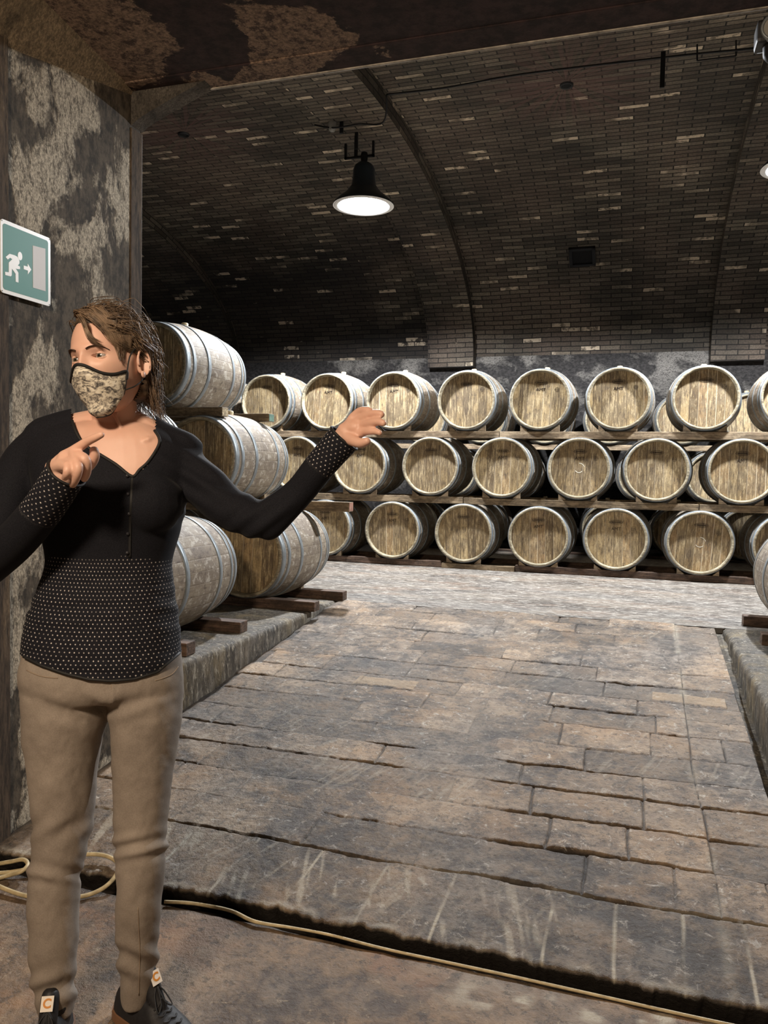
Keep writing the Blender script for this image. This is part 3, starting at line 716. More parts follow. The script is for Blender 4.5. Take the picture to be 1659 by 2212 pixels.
# --- front row of the back rack
Y1 = 7.80
BOT = [-3.90, -3.157, -2.405, -1.648, -0.898, -0.165, 0.583, 1.32]
MID = [-3.50, -2.776, -2.012, -1.277, -0.530, 0.180, 0.918]
TOP = [-4.62, -3.874, -3.154, -2.419, -1.648, -0.924, -0.184, 0.585, 1.335]
DT = ['pale oak', 'golden oak', 'light tan', 'grey weathered']
def seen_label(tier, i, n, extra=''):
    return ''
top_l = ['oak barrel mostly hidden behind the nearest top barrel, leftmost of the top tier',
 'tan oak barrel with green-ended rail before it, second in the top tier', 'oak barrel just above the outstretched hand, third in the top tier',
 'golden oak barrel right of the raised hand in the top tier', 'patchy tan barrel marked AMT, fifth in the top tier', 'greyish barrel under the rail joint, sixth in the top tier',
 'tan barrel with white streaks, seventh in the top tier', 'bright golden barrel below the right vault rib in the top tier', 'barrel cut by the right edge of the photo in the top tier']
mid_l = ['oak barrel behind the forearm, leftmost of the middle tier', 'mottled barrel below the hand, second in the middle tier', 'grey-tan barrel right of the hand, third in the middle tier',
 'streaky tan barrel, fourth in the middle tier', 'barrel with a white chalk smile mark in the middle tier', 'streaky barrel marked AMT, sixth in the middle tier', 'barrel cut by the right edge in the middle tier']
bot_l = ['', 'barrel half hidden behind the reddish rail end in the bottom tier', 'dark-stained barrel, second in the bottom tier', 'brown barrel over the brown base rail, third in the bottom tier',
 'mottled barrel, fourth in the bottom tier', 'brownish barrel, fifth in the bottom tier', 'darkest barrel with chalk specks, sixth in the bottom tier', 'shadowed barrel at the right end of the bottom tier']
for tier, (L, zc_, LB) in enumerate(((BOT, 0.361, bot_l), (MID, 1.033, mid_l), (TOP, 1.702, top_l))):
    tn = ['bottom', 'middle', 'top'][tier]
    for i, x in enumerate(L):
        if not LB[i]: continue
        barrel(x, Y1 + random.uniform(-0.01, 0.01), zc_ + random.uniform(-.003, .003), LB[i], 'front barrels of the back rack, %s tier' % tn, 1 if (i + tier) % 3 else 0,
               (tier == 1 and i == 4) or (tier == 0 and i == 6))
        if x > -3.95 and not (tier == 0 and x > 1):
            for sd, sn in ((-1, 'left'), (1, 'right')):
                wedge(x, Y1 + 0.045, zc_ - RT, sd, 'small wooden wedge at the %s foot of the %s barrel in the %s tier' % (sn, ORD[i if tier else i - 1], tn))
def xj(px, py): return float(onY(px, py, Y1 + 0.05)[0])
j1 = xj(1079, 937)
rail(-4.9, j1 - 0.003, Y1 + 0.04, 1.702 - RT, 'rail_pale', 'long pale timber rail under the left half of the top tier', RH + .006)
rail(j1 + 0.003, 1.9, Y1 + 0.04, 1.702 - RT - .002, 'rail_pale', 'long pale timber rail under the right half of the top tier', RH + .008)
a_, b_ = xj(1001, 1080), xj(1510, 1096)
rail(-4.4, a_ - .003, Y1 + 0.04, 1.033 - RT, 'rail_mid', 'weathered timber rail behind the elbow under the middle tier', RH + .004)
rail(a_ + .003, b_ - .003, Y1 + 0.04, 1.033 - RT - .003, 'rail_mid', 'stained timber rail under the centre of the middle tier', RH + .004)
rail(b_ + .003, 1.7, Y1 + 0.04, 1.033 - RT - .003, 'rail_mid', 'timber rail at the right edge under the middle tier', RH + .004)
c_, d_ = xj(955, 1215), xj(1112, 1225)
rail(-3.9, c_ - .004, Y1 + 0.04, 0.054 + .01, 'rail_dark', 'dark base rail on the floor left of the brown piece', 0.064)
rail(c_, d_, Y1 + 0.02, 0.054 - .005, 'rail_mid', 'short browner base rail on the floor under the third barrel', 0.055)
rail(d_ + .004, 1.6, Y1 + 0.04, 0.054 + .01, 'rail_dark', 'dark base rail on the floor along the right half of the rack', 0.064)
for z_, lab, mt_, x0_ in ((1.702 - RT, 'hidden rear rail under the top tier of the front barrels', 'rail_pale', -4.9), (1.033 - RT, 'hidden rear rail under the middle tier of the front barrels', 'rail_mid', -4.4), (0.054, 'dark rear base rail under the bottom tier of the front barrels', 'rail_dark', -3.9)):
    rail(x0_, 1.7, Y1 + 0.66, z_, mt_, lab, 0.054 if z_ < .1 else RH)
# --- second row against the wall
Y2 = 9.85
r2t = [(-2.65, 'barrel glimpsed behind the raised hand, against the wall'), (-1.88, 'golden barrel edge glimpsed between the fourth and fifth top barrels'), (-1.09, 'barrel edge glimpsed behind the grey top barrel'), (-0.32, 'tan barrel half hidden behind the white-streaked top barrel'), (0.495, 'barrel behind the bright golden top barrel, on its left'), (1.235, 'pale barrel with bung behind the right end of the top tier')]
for x, lab in r2t: barrel(x, Y2, 1.655, lab, 'rear barrels against the back wall', None)
for x, lab in ((-2.24, 'dark barrel glimpsed behind the second and third middle barrels'), (-1.46, 'dark barrel behind the third and fourth middle barrels'), (-0.71, 'dark barrel behind the fourth and fifth middle barrels'), (0.09, 'dark barrel behind the fifth and sixth middle barrels'), (0.86, 'dark barrel behind the right end of the middle tier')):
    barrel(x, Y2, 0.985, lab, 'rear barrels in shadow behind the middle tier', None)
for x, lab in ((-2.65, 'black barrel in the gap beside the reddish rail end'), (-1.88, 'black barrel in the gap right of the second bottom barrel'), (-1.09, 'black barrel in the gap right of the third bottom barrel'), (-0.32, 'black barrel in the gap right of the fourth bottom barrel'), (0.495, 'black barrel in the gap right of the fifth bottom barrel'), (1.235, 'black barrel in the gap right of the darkest bottom barrel')):
    barrel(x, Y2, 0.335, lab, 'rear barrels in shadow behind the bottom tier', None)
rail(-3.6, 1.9, Y2 + 0.05, 1.655 - RT, 'rail_pale', 'pale rail seen through the gap below the top tier rail')
rail(-3.6, 1.9, Y2 + 0.05, 0.985 - RT, 'rail_mid', 'rail in shadow behind the middle tier rail')
rail(-3.6, 1.9, Y2 + 0.05, 0.028, 'rail_dark', 'base rail in shadow behind the bottom tier', 0.028)

# --- left stack on the platform
YB_, YA_ = 4.87, 3.38
lg = 'barrels stacked on the left platform'
barrel(-2.57, YB_, 0.361, 'large grey oak barrel on the platform under the raised elbow', lg, None, roll=0.05)
barrel(-2.935, YB_, 1.033, 'large grey oak barrel beside the shoulder, middle of the far stack', lg, None, roll=0.02)
barrel(-3.325, YB_, 1.702, 'large grey oak barrel with bung beside the head, topmost of the far stack', lg, None, roll=0.0)
barrel(-3.31, YB_, 0.361, 'barrel in the shadow behind the elbow on the platform', lg, None)
barrel(-2.575, YA_, 0.361, 'nearest oak barrel on the platform beside the hip', lg, None, roll=-0.1)
barrel(-2.95, YA_, 1.033, 'nearest oak barrel behind the neck and shoulder', lg, None, roll=0.1)
lr = 'rails under the left platform barrels'
rail(-4.2, -2.045, 4.945 + .5, 0.064, 'rail_dark', 'dark rail stub reaching furthest onto the ramp end', .066, .09, group=lr)
rail(-4.2, -2.055, 4.925, 0.064, 'rail_dark', 'long dark rail stub under the barrel below the elbow', .066, .09, group=lr)
rail(-4.2, -2.17, 4.09, 0.064, 'rail_dark', 'dark rail stub behind the nearest platform barrel', .066, .09, group=lr)
rail(-4.2, -2.15, 3.475, 0.064, 'rail_dark', 'dark rail stub beside the hip on the platform', .066, .09, group=lr)
rail(-4.4, -2.42, YB_ + 0.08, 1.033 - RT, 'rail_mid', 'rail under the middle barrel of the far stack, mostly behind the arm', RH, .09, group=lr)
rail(-4.4, -2.04, YB_ + 0.66, 1.033 - RT + .003, 'rail_mid', 'brown rail with reddish end sticking out above the elbow', .072, .09, 'end_red', lr)
rail(-4.6, -2.79, YB_ + 0.08, 1.702 - RT, 'rail_mid', 'brown rail with pale end just under the topmost barrel', .064, .09, 'end_pale', lr)
rail(-4.6, -2.70, YB_ + 0.64, 1.702 - RT - .002, 'rail_mid', 'brown rail with green end before the second top tier barrel', .062, .09, 'end_green', lr)
rail(-4.4, -2.62, YA_ + 0.08, 1.033 - RT, 'rail_mid', 'rail under the nearest middle barrel, behind the chest', RH, .09, group=lr)
rail(-4.4, -2.62, YA_ + 0.66, 1.033 - RT, 'rail_mid', 'rear rail under the nearest middle barrel, behind the arm', RH, .09, group=lr)
wedge(-2.57, 5.46, 0.064, 1, 'wooden wedge on the furthest platform rail stub')
wedge(-2.935, YB_ + .68, 1.033 - RT, 1, 'wooden wedge beside the reddish rail end')
# --- right platform
barrel(1.075, 4.90, 0.361, 'grey oak barrel cut by the right edge on the right platform', 'barrels on the right platform', None, roll=0.3)
rail(0.70, 2.2, 5.585, 0.064, 'rail_dark', 'dark rail stub under the right edge barrel', .066, .09, group='rails on the right platform')
rail(0.725, 2.2, 4.97, 0.064, 'rail_dark', 'nearer dark rail stub at the right edge of the photo', .066, .09, group='rails on the right platform')

# ================================================================== lamps
M['shade_out'] = simple('dark_enamel', (0.03, 0.045, 0.06), 0.35, 0.2)
M['shade_in'] = simple('white_enamel', (0.9, 0.9, 0.9), 0.4)
tb = NT('lamp_glow'); tb.val('Base Color', (1, 1, 1, 1)); tb.val('Emission Color', (0.93, 0.97, 1.0, 1)); tb.val('Emission Strength', 30.0); M['glow'] = tb.m
def pendant(loc, label):
    e = empty('pendant_lamp', loc); tag(e, label, 'lamp', 'pendant lamps under the vault ribs')
    oz = 0.0
    outer = [(0.292, 0.0), (0.285, 0.02), (0.24, 0.065), (0.17, 0.12), (0.118, 0.19), (0.105, 0.27), (0.105, 0.335), (0.09, 0.375), (0.06, 0.40), (0.03, 0.41), (0.0005, 0.412)]
    v, f = lathe_geo(outer, 48, 'Z'); mesh_obj('lamp_shade', v, f, M['shade_out'], e, True)
    inner = [(0.292, 0.0), (0.262, 0.012), (0.225, 0.055), (0.155, 0.11), (0.10, 0.18), (0.0005, 0.20)]
    v, f = lathe_geo(inner, 48, 'Z'); mesh_obj('reflector', v, f, M['shade_in'], e, True)
    v, f = lathe_geo([(0.262 + 0.02 * math.cos(t), 0.004 + 0.012 * math.sin(t)) for t in np.linspace(0, 2 * PI, 13)], 48, 'Z'); mesh_obj('rim', v, f, M['shade_in'], e, True)
    v, f = lathe_geo([(0.0005, 0.018), (0.12, 0.020), (0.20, 0.032), (0.215, 0.045), (0.0005, 0.09)], 40, 'Z'); mesh_obj('light_diffuser', v, f, M['glow'], e, True)
    v, f = lathe_geo([(0.0005, 0.50), (0.03, 0.50), (0.035, 0.47), (0.028, 0.40)], 20, 'Z'); mesh_obj('cap', v, f, M['black_metal'], e, True)
    bm = bmesh.new(); add_box(bm, -.20, .10, -.012, .012, .455, .475); add_box(bm, -.20, -.18, -.012, .012, .455, .60); add_box(bm, .08, .10, -.012, .012, .455, .60)
    add_box(bm, -.10, -.07, -.012, .012, .47, .66); bm_obj('hanger', bm, M['black_metal'], e)
    l = light('pendant_lamp_light', 'SPOT', (0, 0, 0), LAMP_W, (0.93, 0.96, 1.0), 0.07)
    l.data.spot_size = math.radians(168); l.data.spot_blend = 0.18
    l.parent = e; l.location = (0, 0, -0.012); return e
pendant(LAMPS[0], 'bright industrial pendant lamp with bell shade hanging under the centre vault rib')
pendant(LAMPS[1], 'lit pendant lamp cut by the right edge of the photo')

# conduit, brackets, jar lamp, frame, floodlight
cond = [tuple(onZ(835, 204, 4.24)), tuple(onZ(960, 190, 4.27)), tuple(onZ(1130, 160, 4.28)), tuple(onZ(1400, 128, 4.27)), tuple(onZ(1540, 113, 4.24)), tuple(onZ(1655, 103, 4.1))]
t_ = tube('electric_cable', cond, 0.009, M['black_metal'], None, 8, 6); tag(t_, 'black electric cable running along the vault crown', 'cable')
q0 = onZ(835, 204, 4.24)
t_ = tube('electric_cable', [onY(680, 270, 6.95), onY(720, 276, 6.9), onY(775, 268, 6.85), onY(828, 264, 6.8), q0], 0.008, M['black_metal'], None, 8, 6); tag(t_, 'black cable drooping across the rib above the centre lamp', 'cable')
def hook(pxa, pya, pxb, pyb, Y, wd, label):
    a = onY(pxa, pya, Y); b = onY(pxb, pyb, Y); a[0] = b[0] = (a[0] + b[0]) / 2
    o = box('iron_bracket', a[0] - wd / 2, a[0] + wd / 2, Y - 0.01, Y + 0.01, b[2], a[2], M['black_metal'], bev=0.002); tag(o, label, 'bracket', 'iron brackets on the vault')
hook(738, 256, 738, 288, 6.95, 0.035, 'short black iron bracket beside the glass jar light')
hook(770, 286, 770, 322, 7.0, 0.03, 'short black iron bracket just above the centre lamp')
hook(1433, 112, 1430, 190, 6.5, 0.035, 'long black iron bracket across the cable at upper right')
e = empty('jar_light', onY(718, 263, 6.93)); tag(e, 'small unlit glass jar light on the cable left of the centre lamp', 'lamp')
M['frost'] = simple('frosted_glass', (0.35, 0.34, 0.31), 0.25)
v, f = lathe_geo([(0.036, 0.0), (0.038, -0.02), (0.033, -0.075), (0.02, -0.09), (0.0005, -0.093)], 20, 'Z'); mesh_obj('glass_jar', v, f, M['frost'], e, True)
v, f = lathe_geo([(0.0005, 0.02), (0.036, 0.02), (0.041, 0.0), (0.036, -0.004)], 20, 'Z'); mesh_obj('holder', v, f, simple('jar_holder', (0.12, 0.11, 0.1), 0.6), e, True)
A, B_, C_, D_ = [onY(*q, 6.6) for q in ((1506, 96), (1506, 131), (1590, 121), (1590, 87))]
v, f = join_geo([tube_geo([A, B_], [.006, .006], 6), tube_geo([B_, C_], [.006, .006], 6), tube_geo([C_, D_], [.006, .006], 6)])
o = mesh_obj('wire_frame', v, f, M['black_metal']); tag(o, 'thin black wire frame hanging under the cable at upper right', 'frame')
# floodlight at upper right, fixed on the lintel
q = onY(1650, 72, 2.98); e = empty('floodlight', (q[0] + 0.035, 3.03, q[2])); tag(e, 'dark floodlight with a pale rimmed lens fixed at the upper right of the opening', 'floodlight')
bm = bmesh.new(); add_box(bm, -.055, .06, -.04, .05, -.02, .055, bev=.012); bm_obj('housing', bm, M['black_metal'], e)
v, f = lathe_geo([(0.036, -0.046), (0.041, -0.05), (0.045, -0.046), (0.045, -0.03)], 28); mesh_obj('lens_rim', [(a, b, c + .02) for a, b, c in v], f, M['hoop'], e, True)
v, f = lathe_geo([(0.0005, -.04), (.038, -.044)], 28); mesh_obj('lens', [(a, b, c + .02) for a, b, c in v], f, M['frost'], e, True)
v, f = lathe_geo([(0.036, 0.0), (0.034, -0.03), (0.02, -0.048), (0.0005, -0.055)], 20, 'Z'); mesh_obj('dome', [(a + .005, b, c - .025) for a, b, c in v], f, M['black_metal'], e, True)

# ================================================================== exit sign
SX = XL + 0.016
def sp_(cx_, cy_):   # corner of the sign seen at crop pixel -> point on the sign plane
    return onX(cx_ / 5.027, 440 + cy_ / 5.027, SX)
sg = empty('exit_sign', (SX, 2.315, 1.672)); tag(sg, 'green and white emergency exit sign with running figure on the stained wall', 'sign')
M['sign_white'] = simple('sign_white', (0.78, 0.76, 0.70), 0.35)
M['sign_green'] = simple('sign_green', (0.008, 0.19, 0.135), 0.5)
M['sign_grey'] = simple('sign_door', (0.60, 0.57, 0.54), 0.5)
def flat_poly(name, pts, off, mat, th=0.0008, parent=sg):
    """pts (y,z) polygon on the sign, extruded by th"""
    n = len(pts); V = [(SX + off, a, b) for a, b in pts] + [(SX + off - th, a, b) for a, b in pts]
    from mathutils.geometry import tessellate_polygon
    T = tessellate_polygon([[Vector((0, p[0], p[1])) for p in pts]])
    V = [(p[0] - SX, p[1] - 2.315, p[2] - 1.672) for p in V]
    F = []
    for t3 in T:
        a_, b_, c_ = t3; nx_ = (pts[b_][0] - pts[a_][0]) * (pts[c_][1] - pts[a_][1]) - (pts[b_][1] - pts[a_][1]) * (pts[c_][0] - pts[a_][0])
        if nx_ < 0: a_, c_ = c_, a_
        F += [(a_, b_, c_), (c_ + n, b_ + n, a_ + n)]
    F += [(i, (i + 1) % n, n + (i + 1) % n, n + i) for i in range(n)]
    return mesh_obj(name, V, F, mat, parent)
def rrect(y0, y1, z0, z1, r, n=6):
    P = []
    for cy_, cz_, a0 in ((y1 - r, z1 - r, 0), (y0 + r, z1 - r, PI / 2), (y0 + r, z0 + r, PI), (y1 - r, z0 + r, 1.5 * PI)):
        for i in range(n + 1):
            a = a0 + PI / 2 * i / n; P.append((cy_ + r * math.cos(a), cz_ + r * math.sin(a)))
    return P
tr, brr, tl = sp_(540, 385), sp_(540, 1118), sp_(0, 150)
y1, y0 = tr[1], tl[1] - 0.001; z1 = (tr[2] + tl[2]) / 2; z0 = brr[2]
flat_poly('plate', rrect(y0, y1, z0, z1, 0.012), 0.003, M['sign_white'], 0.003)
flat_poly('green_panel', rrect(y0 + 0.010, y1 - 0.0125, z0 + 0.013, z1 - 0.013, 0.010), 0.0038, M['sign_green'])
def P2(L): return [tuple(sp_(a, b)[1:]) for a, b in L]
flat_poly('door_symbol', P2([(345, 455), (482, 490), (484, 952), (347, 912)]), 0.0046, M['sign_grey'])
flat_poly('arrow', P2([(247, 672), (290, 685), (290, 652), (328, 717), (292, 768), (292, 728), (247, 712)]), 0.0046, M['sign_white'])
fig = P2([(50, 580), (92, 545), (150, 562), (180, 580), (200, 620), (200, 650), (182, 672), (206, 684), (206, 712), (172, 710), (158, 702), (188, 750), (190, 858), (160, 848), (158, 762), (118, 706), (116, 780), (105, 790), (46, 776), (44, 740), (84, 746), (84, 640), (122, 604), (98, 588), (72, 608)])
flat_poly('running_figure', fig, 0.0046, M['sign_white'])
hc_ = sp_(207, 570); flat_poly('figure_head', [(hc_[1] + 0.0105 * math.cos(t), hc_[2] + 0.0145 * math.sin(t)) for t in np.linspace(0, 2 * PI, 24, endpoint=False)], 0.0046, M['sign_white'])
for cy_, cz_ in ((y1 - .006, z1 - .006), (y1 - .006, z0 + .006), (y0 + .006, z1 - .006), (y0 + .006, z0 + .006)):
    flat_poly('screw', [(cy_ + .0016 * math.cos(t), cz_ + .0016 * math.sin(t)) for t in np.linspace(0, 2 * PI, 10, endpoint=False)], 0.0042, M['black_metal'])

# ================================================================== hose
M['hose'] = simple('pale_hose', (0.52, 0.42, 0.24), 0.45, 0, 40, 0.25)
zg = ZLOW + 0.012
def fl(px, py, z=zg): return onZ(px, py, z)
H1 = [fl(-60, 1850, zg), fl(-20, 1866), fl(20, 1862, zg + .02), fl(50, 1857, zg + .03), fl(60, 1868, zg + .03), fl(45, 1883, zg + .02), fl(15, 1892), fl(-25, 1902), fl(-60, 1900), fl(-45, 1885), fl(0, 1886), fl(45, 1880, zg + .006), fl(75, 1872, zg + .012), fl(130, 1858, zg + .035), fl(185, 1846, zg + .05), fl(225, 1848, zg + .05), fl(252, 1862, zg + .045), fl(253, 1885, zg + .03), fl(232, 1912, zg + .012), fl(200, 1930), fl(165, 1938), fl(110, 1940), fl(60, 1936), fl(20, 1924), fl(-15, 1908), fl(-60, 1880)]
t_ = tube('garden_hose', H1, 0.0068, M['hose'], None, 10, 8); tag(t_, 'pale yellow hose coiled on the floor behind the feet', 'hose')
H2 = [fl(355, 1948), fl(400, 1950), fl(440, 1955), fl(500, 1968), fl(560, 1982), fl(640, 1995), fl(720, 2010), fl(830, 2038, zg - .006), fl(960, 2066, zg - .008), fl(1120, 2100, zg - .006), fl(1300, 2140, zg - .008), fl(1490, 2182, zg - .008), fl(1600, 2205, zg - .012)]
H2 = [p + np.array([0, -0.024 if i > 3 else 0, 0]) for i, p in enumerate(H2)]
t_ = tube('garden_hose', H2, [0.0055] * 5 + [0.0042] * 8, M['hose'], None, 8, 6); tag(t_, 'thin pale hose lying along the foot of the stone step', 'hose')

# ================================================================== the person
RHV = np.array([RM[0, 0], RM[1, 0], 0.0]); RHV /= np.linalg.norm(RHV)      # to the right as she is seen
BHV = -np.array([RM[0, 2], RM[1, 2], 0.0]); BHV /= np.linalg.norm(BHV)     # towards the viewer
ZV = np.array([0, 0, 1.0])
ts = NT('skin'); sn = ts.noise(ts.pos(), 9, 4); sf = ts.noise(ts.pos(), 260, 3)
ts.val('Base Color', ts.mix(ts.ramp(sn, [(0.35, 0), (0.7, 1)]), (0.66, 0.39, 0.29), (0.75, 0.475, 0.365)))
ts.val('Roughness', 0.5); ts.val('Subsurface Weight', 0.12); ts.val('Subsurface Radius', (0.02, 0.008, 0.004)); ts.val('Subsurface Scale', 0.3)
ts.bump(sf, 0.12, 0.0006); M['skin'] = ts.m
M['lip'] = simple('lip', (0.45, 0.17, 0.14), 0.4)
M['eye_white'] = simple('eye_white', (0.40, 0.35, 0.32), 0.25)
M['iris'] = simple('iris', (0.10, 0.085, 0.06), 0.15)
M['pupil'] = simple('pupil', (0.005, 0.005, 0.005), 0.1)
th_ = NT('brown_hair'); hp = th_.noise(th_.pos(), 55, 3, 0.6); hp2 = th_.noise(th_.pos(), 14, 3)
htn = th_.n('Attribute', attribute_name='tone').outputs['Fac']
hcx = th_.mix(th_.math('ADD', th_.math('MULTIPLY', th_.ramp(hp, [(0.4, 0), (0.62, 1)]), 0.45), th_.math('MULTIPLY', htn, 0.55)), (0.030, 0.020, 0.014), (0.26, 0.175, 0.11))
th_.val('Base Color', th_.mix(th_.math('MULTIPLY', th_.ramp(hp2, [(0.5, 0), (0.7, 1)]), 0.45), hcx, (0.34, 0.235, 0.145))); th_.val('Roughness', 0.55); th_.val('Specular IOR Level', 0.35); M['hair'] = th_.m
M['brow'] = simple('eyebrow', (0.055, 0.032, 0.02), 0.8)

def knit_mat(name, dots):
    t = NT(name); a = t.n('Attribute', attribute_name='kuv'); sp = t.n('SeparateXYZ', {0: a.outputs['Vector']})
    base = (0.0045, 0.005, 0.008)
    fine = t.noise(t.pos(), 500, 3, 0.7); w_ = t.noise(t.pos(), 30, 3)
    c = t.mix(t.ramp(fine, [(0.4, 0), (0.65, 1)]), base, (0.012, 0.0125, 0.017))
    rows = t.math('DIVIDE', sp.outputs[1], 0.0088); r = t.math('FLOOR', rows); odd = t.math('MODULO', r, 2.0)
    us = t.math('ADD', t.math('DIVIDE', sp.outputs[0], 0.0128), t.math('MULTIPLY', t.math('ABSOLUTE', odd), 0.5))
    fu = t.math('ABSOLUTE', t.math('SUBTRACT', t.math('FRACT', us), 0.5)); fv = t.math('ABSOLUTE', t.math('SUBTRACT', t.math('FRACT', rows), 0.5))
    d = t.math('ADD', t.math('MULTIPLY', fu, 1.0), t.math('MULTIPLY', fv, 0.8))
    dot = t.math('LESS_THAN', d, 0.17)
    rn = t.n('TexWhiteNoise', {'Vector': t.n('CombineXYZ', {0: t.math('FLOOR', us), 1: r, 2: 0.0}).outputs[0]}).outputs['Value']
    dot = t.math('MULTIPLY', dot, t.ramp(rn, [(0.0, 0.35), (1.0, 1.0)]))
    msk = t.math('MULTIPLY', dot, sp.outputs[2])
    c = t.mix(msk, c, (0.50, 0.48, 0.46))
    c = t.mix(t.math('MULTIPLY', sp.outputs[2], 0.35), c, t.mix(1.0, c, (1.6, 1.5, 1.5), 'MULTIPLY'))
    t.val('Base Color', c); t.val('Roughness', 0.85); t.val('Specular IOR Level', 0.2)
    t.val('Sheen Weight', 0.03); t.val('Sheen Roughness', 0.4)
    t.bump(t.math('ADD', t.math('MULTIPLY', fine, 0.3), t.math('MULTIPLY', dot, sp.outputs[2])), 0.5, 0.0015)
    return t.m
M['knit'] = knit_mat('black_knit', True)
tj = NT('taupe_denim'); jf = tj.noise(tj.pos(), 330, 3, 0.7); jb = tj.noise(tj.pos(), 7, 4)
tj.val('Base Color', tj.mix(tj.ramp(tj.math('ADD', tj.math('MULTIPLY', jf, 0.5), tj.math('MULTIPLY', jb, 0.5)), [(0.35, 0), (0.65, 1)]), (0.205, 0.172, 0.142), (0.315, 0.268, 0.222)))
tj.val('Roughness', 0.85); tj.bump(jf, 0.35, 0.001); M['denim'] = tj.m

def loft(secs, n=40, p=2.0):
    """secs: (xl, xr, py, depth, half_depth); horizontal rings"""
    V, F = [], []
    secs = smooth_path([np.array(s, float) for s in secs], 4)
    for xl, xr, py, D, b in secs:
        c = U((xl + xr) / 2, py, D); a = (xr - xl) / 2 * D / FPX
        for k in range(n):
            t = 2 * PI * k / n; cc, ss = math.cos(t), math.sin(t)
            cc = math.copysign(abs(cc) ** (2 / p), cc); ss = math.copysign(abs(ss) ** (2 / p), ss)
            V.append(c + RHV * a * cc + BHV * b * ss)
    N = len(secs)
    for i in range(N - 1):
        for k in range(n): F.append((i * n + k, i * n + (k + 1) % n, (i + 1) * n + (k + 1) % n, (i + 1) * n + k))
    F.append(tuple(range(n))[::-1]); F.append(tuple((N - 1) * n + k for k in range(n)))
    return V, F
def limb(pts, radii, n=20, sm=5, cap=True):
    P = smooth_path(pts, sm); R = [float(r[0]) for r in smooth_path([np.array([r]) for r in radii], sm)]
    if cap:   # rounded ends
        for end in (0, -1):
            a = P[end]; b = P[1] if end == 0 else P[-2]; d = (a - b) / (np.linalg.norm(a - b) + 1e-9); r = R[end]
            ext = [(a + d * r * 0.5, r * 0.85), (a + d * r * 0.85, r * 0.5)]
            if end == 0:
                for q, rr in ext: P.insert(0, q); R.insert(0, rr)
            else:
                for q, rr in ext: P.append(q); R.append(rr)
    return tube_geo(P, R, n)
def ball(c, r, n=16):
    V, F = lathe_geo([(max(1e-4, math.sin(t)), -math.cos(t)) for t in np.linspace(0, PI, n)], n, 'Z')
    r = np.array(r) if hasattr(r, '__len__') else np.array([r, r, r])
    return [np.array(v) * r + np.array(c) for v in V], F
def fused(geos, voxel, smooth=5):
    V, F = join_geo(geos)
    o = mesh_obj('tmp', V, F)
    bm = bmesh.new(); bm.from_mesh(o.data); bmesh.ops.remove_doubles(bm, verts=bm.verts, dist=1e-5); bmesh.ops.recalc_face_normals(bm, faces=bm.faces); bm.to_mesh(o.data); bm.free()
    md = o.modifiers.new('r', 'REMESH'); md.mode = 'VOXEL'; md.voxel_size = voxel; md.adaptivity = 0
    if smooth:
        s = o.modifiers.new('s', 'SMOOTH'); s.iterations = smooth; s.factor = 0.5
    dg = bpy.context.evaluated_depsgraph_get(); me = bpy.data.meshes.new_from_object(o.evaluated_get(dg))
    old = o.data; bpy.data.objects.remove(o); bpy.data.meshes.remove(old)
    co = np.empty(len(me.vertices) * 3); me.vertices.foreach_get('co', co)
    return me, co.reshape(-1, 3)
def me_obj(name, me, mat, parent=None):
    me.name = name; me.materials.clear()
    for mm in (mat if isinstance(mat, (list, tuple)) else [mat]): me.materials.append(mm)
    me.polygons.foreach_set('use_smooth', [True] * len(me.polygons))
    o = bpy.data.objects.new(name, me); COL.objects.link(o)
    if parent: o.parent = parent
    return o
def px_of(P):
    v = (P - CC) @ RM; return CX + FPX * v[:, 0] / v[:, 2], CY + FPX * v[:, 1] / v[:, 2]

DB = 1.86
TOR = [(165, 330, 912, DB, .055), (118, 362, 926, DB, .075), (82, 398, 945, DB, .088), (66, 414, 968, DB, .096), (64, 420, 1000, DB, .105), (76, 412, 1050, DB, .118),
       (88, 398, 1100, DB, .125), (96, 384, 1157, DB, .115), (104, 369, 1215, DB, .105), (86, 375, 1275, DB, .112), (66, 383, 1328, DB, .122), (56, 389, 1383, DB, .130), (49, 391, 1425, DB, .134), (47, 393, 1490, DB, .136)]
def shrink(L, dpx, db): return [(a + dpx, b - dpx, y, D, h - db) for a, b, y, D, h in L]
ARM_R = [U(100, 962, 1.87), U(52, 1010, 1.87), U(12, 1110, 1.83), U(-32, 1225, 1.77)]
FOR_R = [U(-32, 1225, 1.77), U(30, 1172, 1.71), U(92, 1100, 1.66), U(143, 1022, 1.625)]
ARM_L = [U(378, 985, 1.87), U(425, 1035, 1.86), U(492, 1096, 1.83), U(572, 1126, 1.80)]
FOR_L = [U(572, 1126, 1.80), U(640, 1070, 1.79), U(690, 1008, 1.77), U(742, 948, 1.755)]
bust = [ball(U(198, 1085, DB - .062), (.075, .072, .075)), ball(U(326, 1085, DB - .062), (.072, .072, .075))]
trap = [limb([U(215, 912, 1.87), U(150, 930, 1.87), U(100, 950, 1.87)], [.045, .05, .055]), limb([U(290, 915, 1.87), U(345, 955, 1.87), U(392, 982, 1.87)], [.045, .05, .055])]

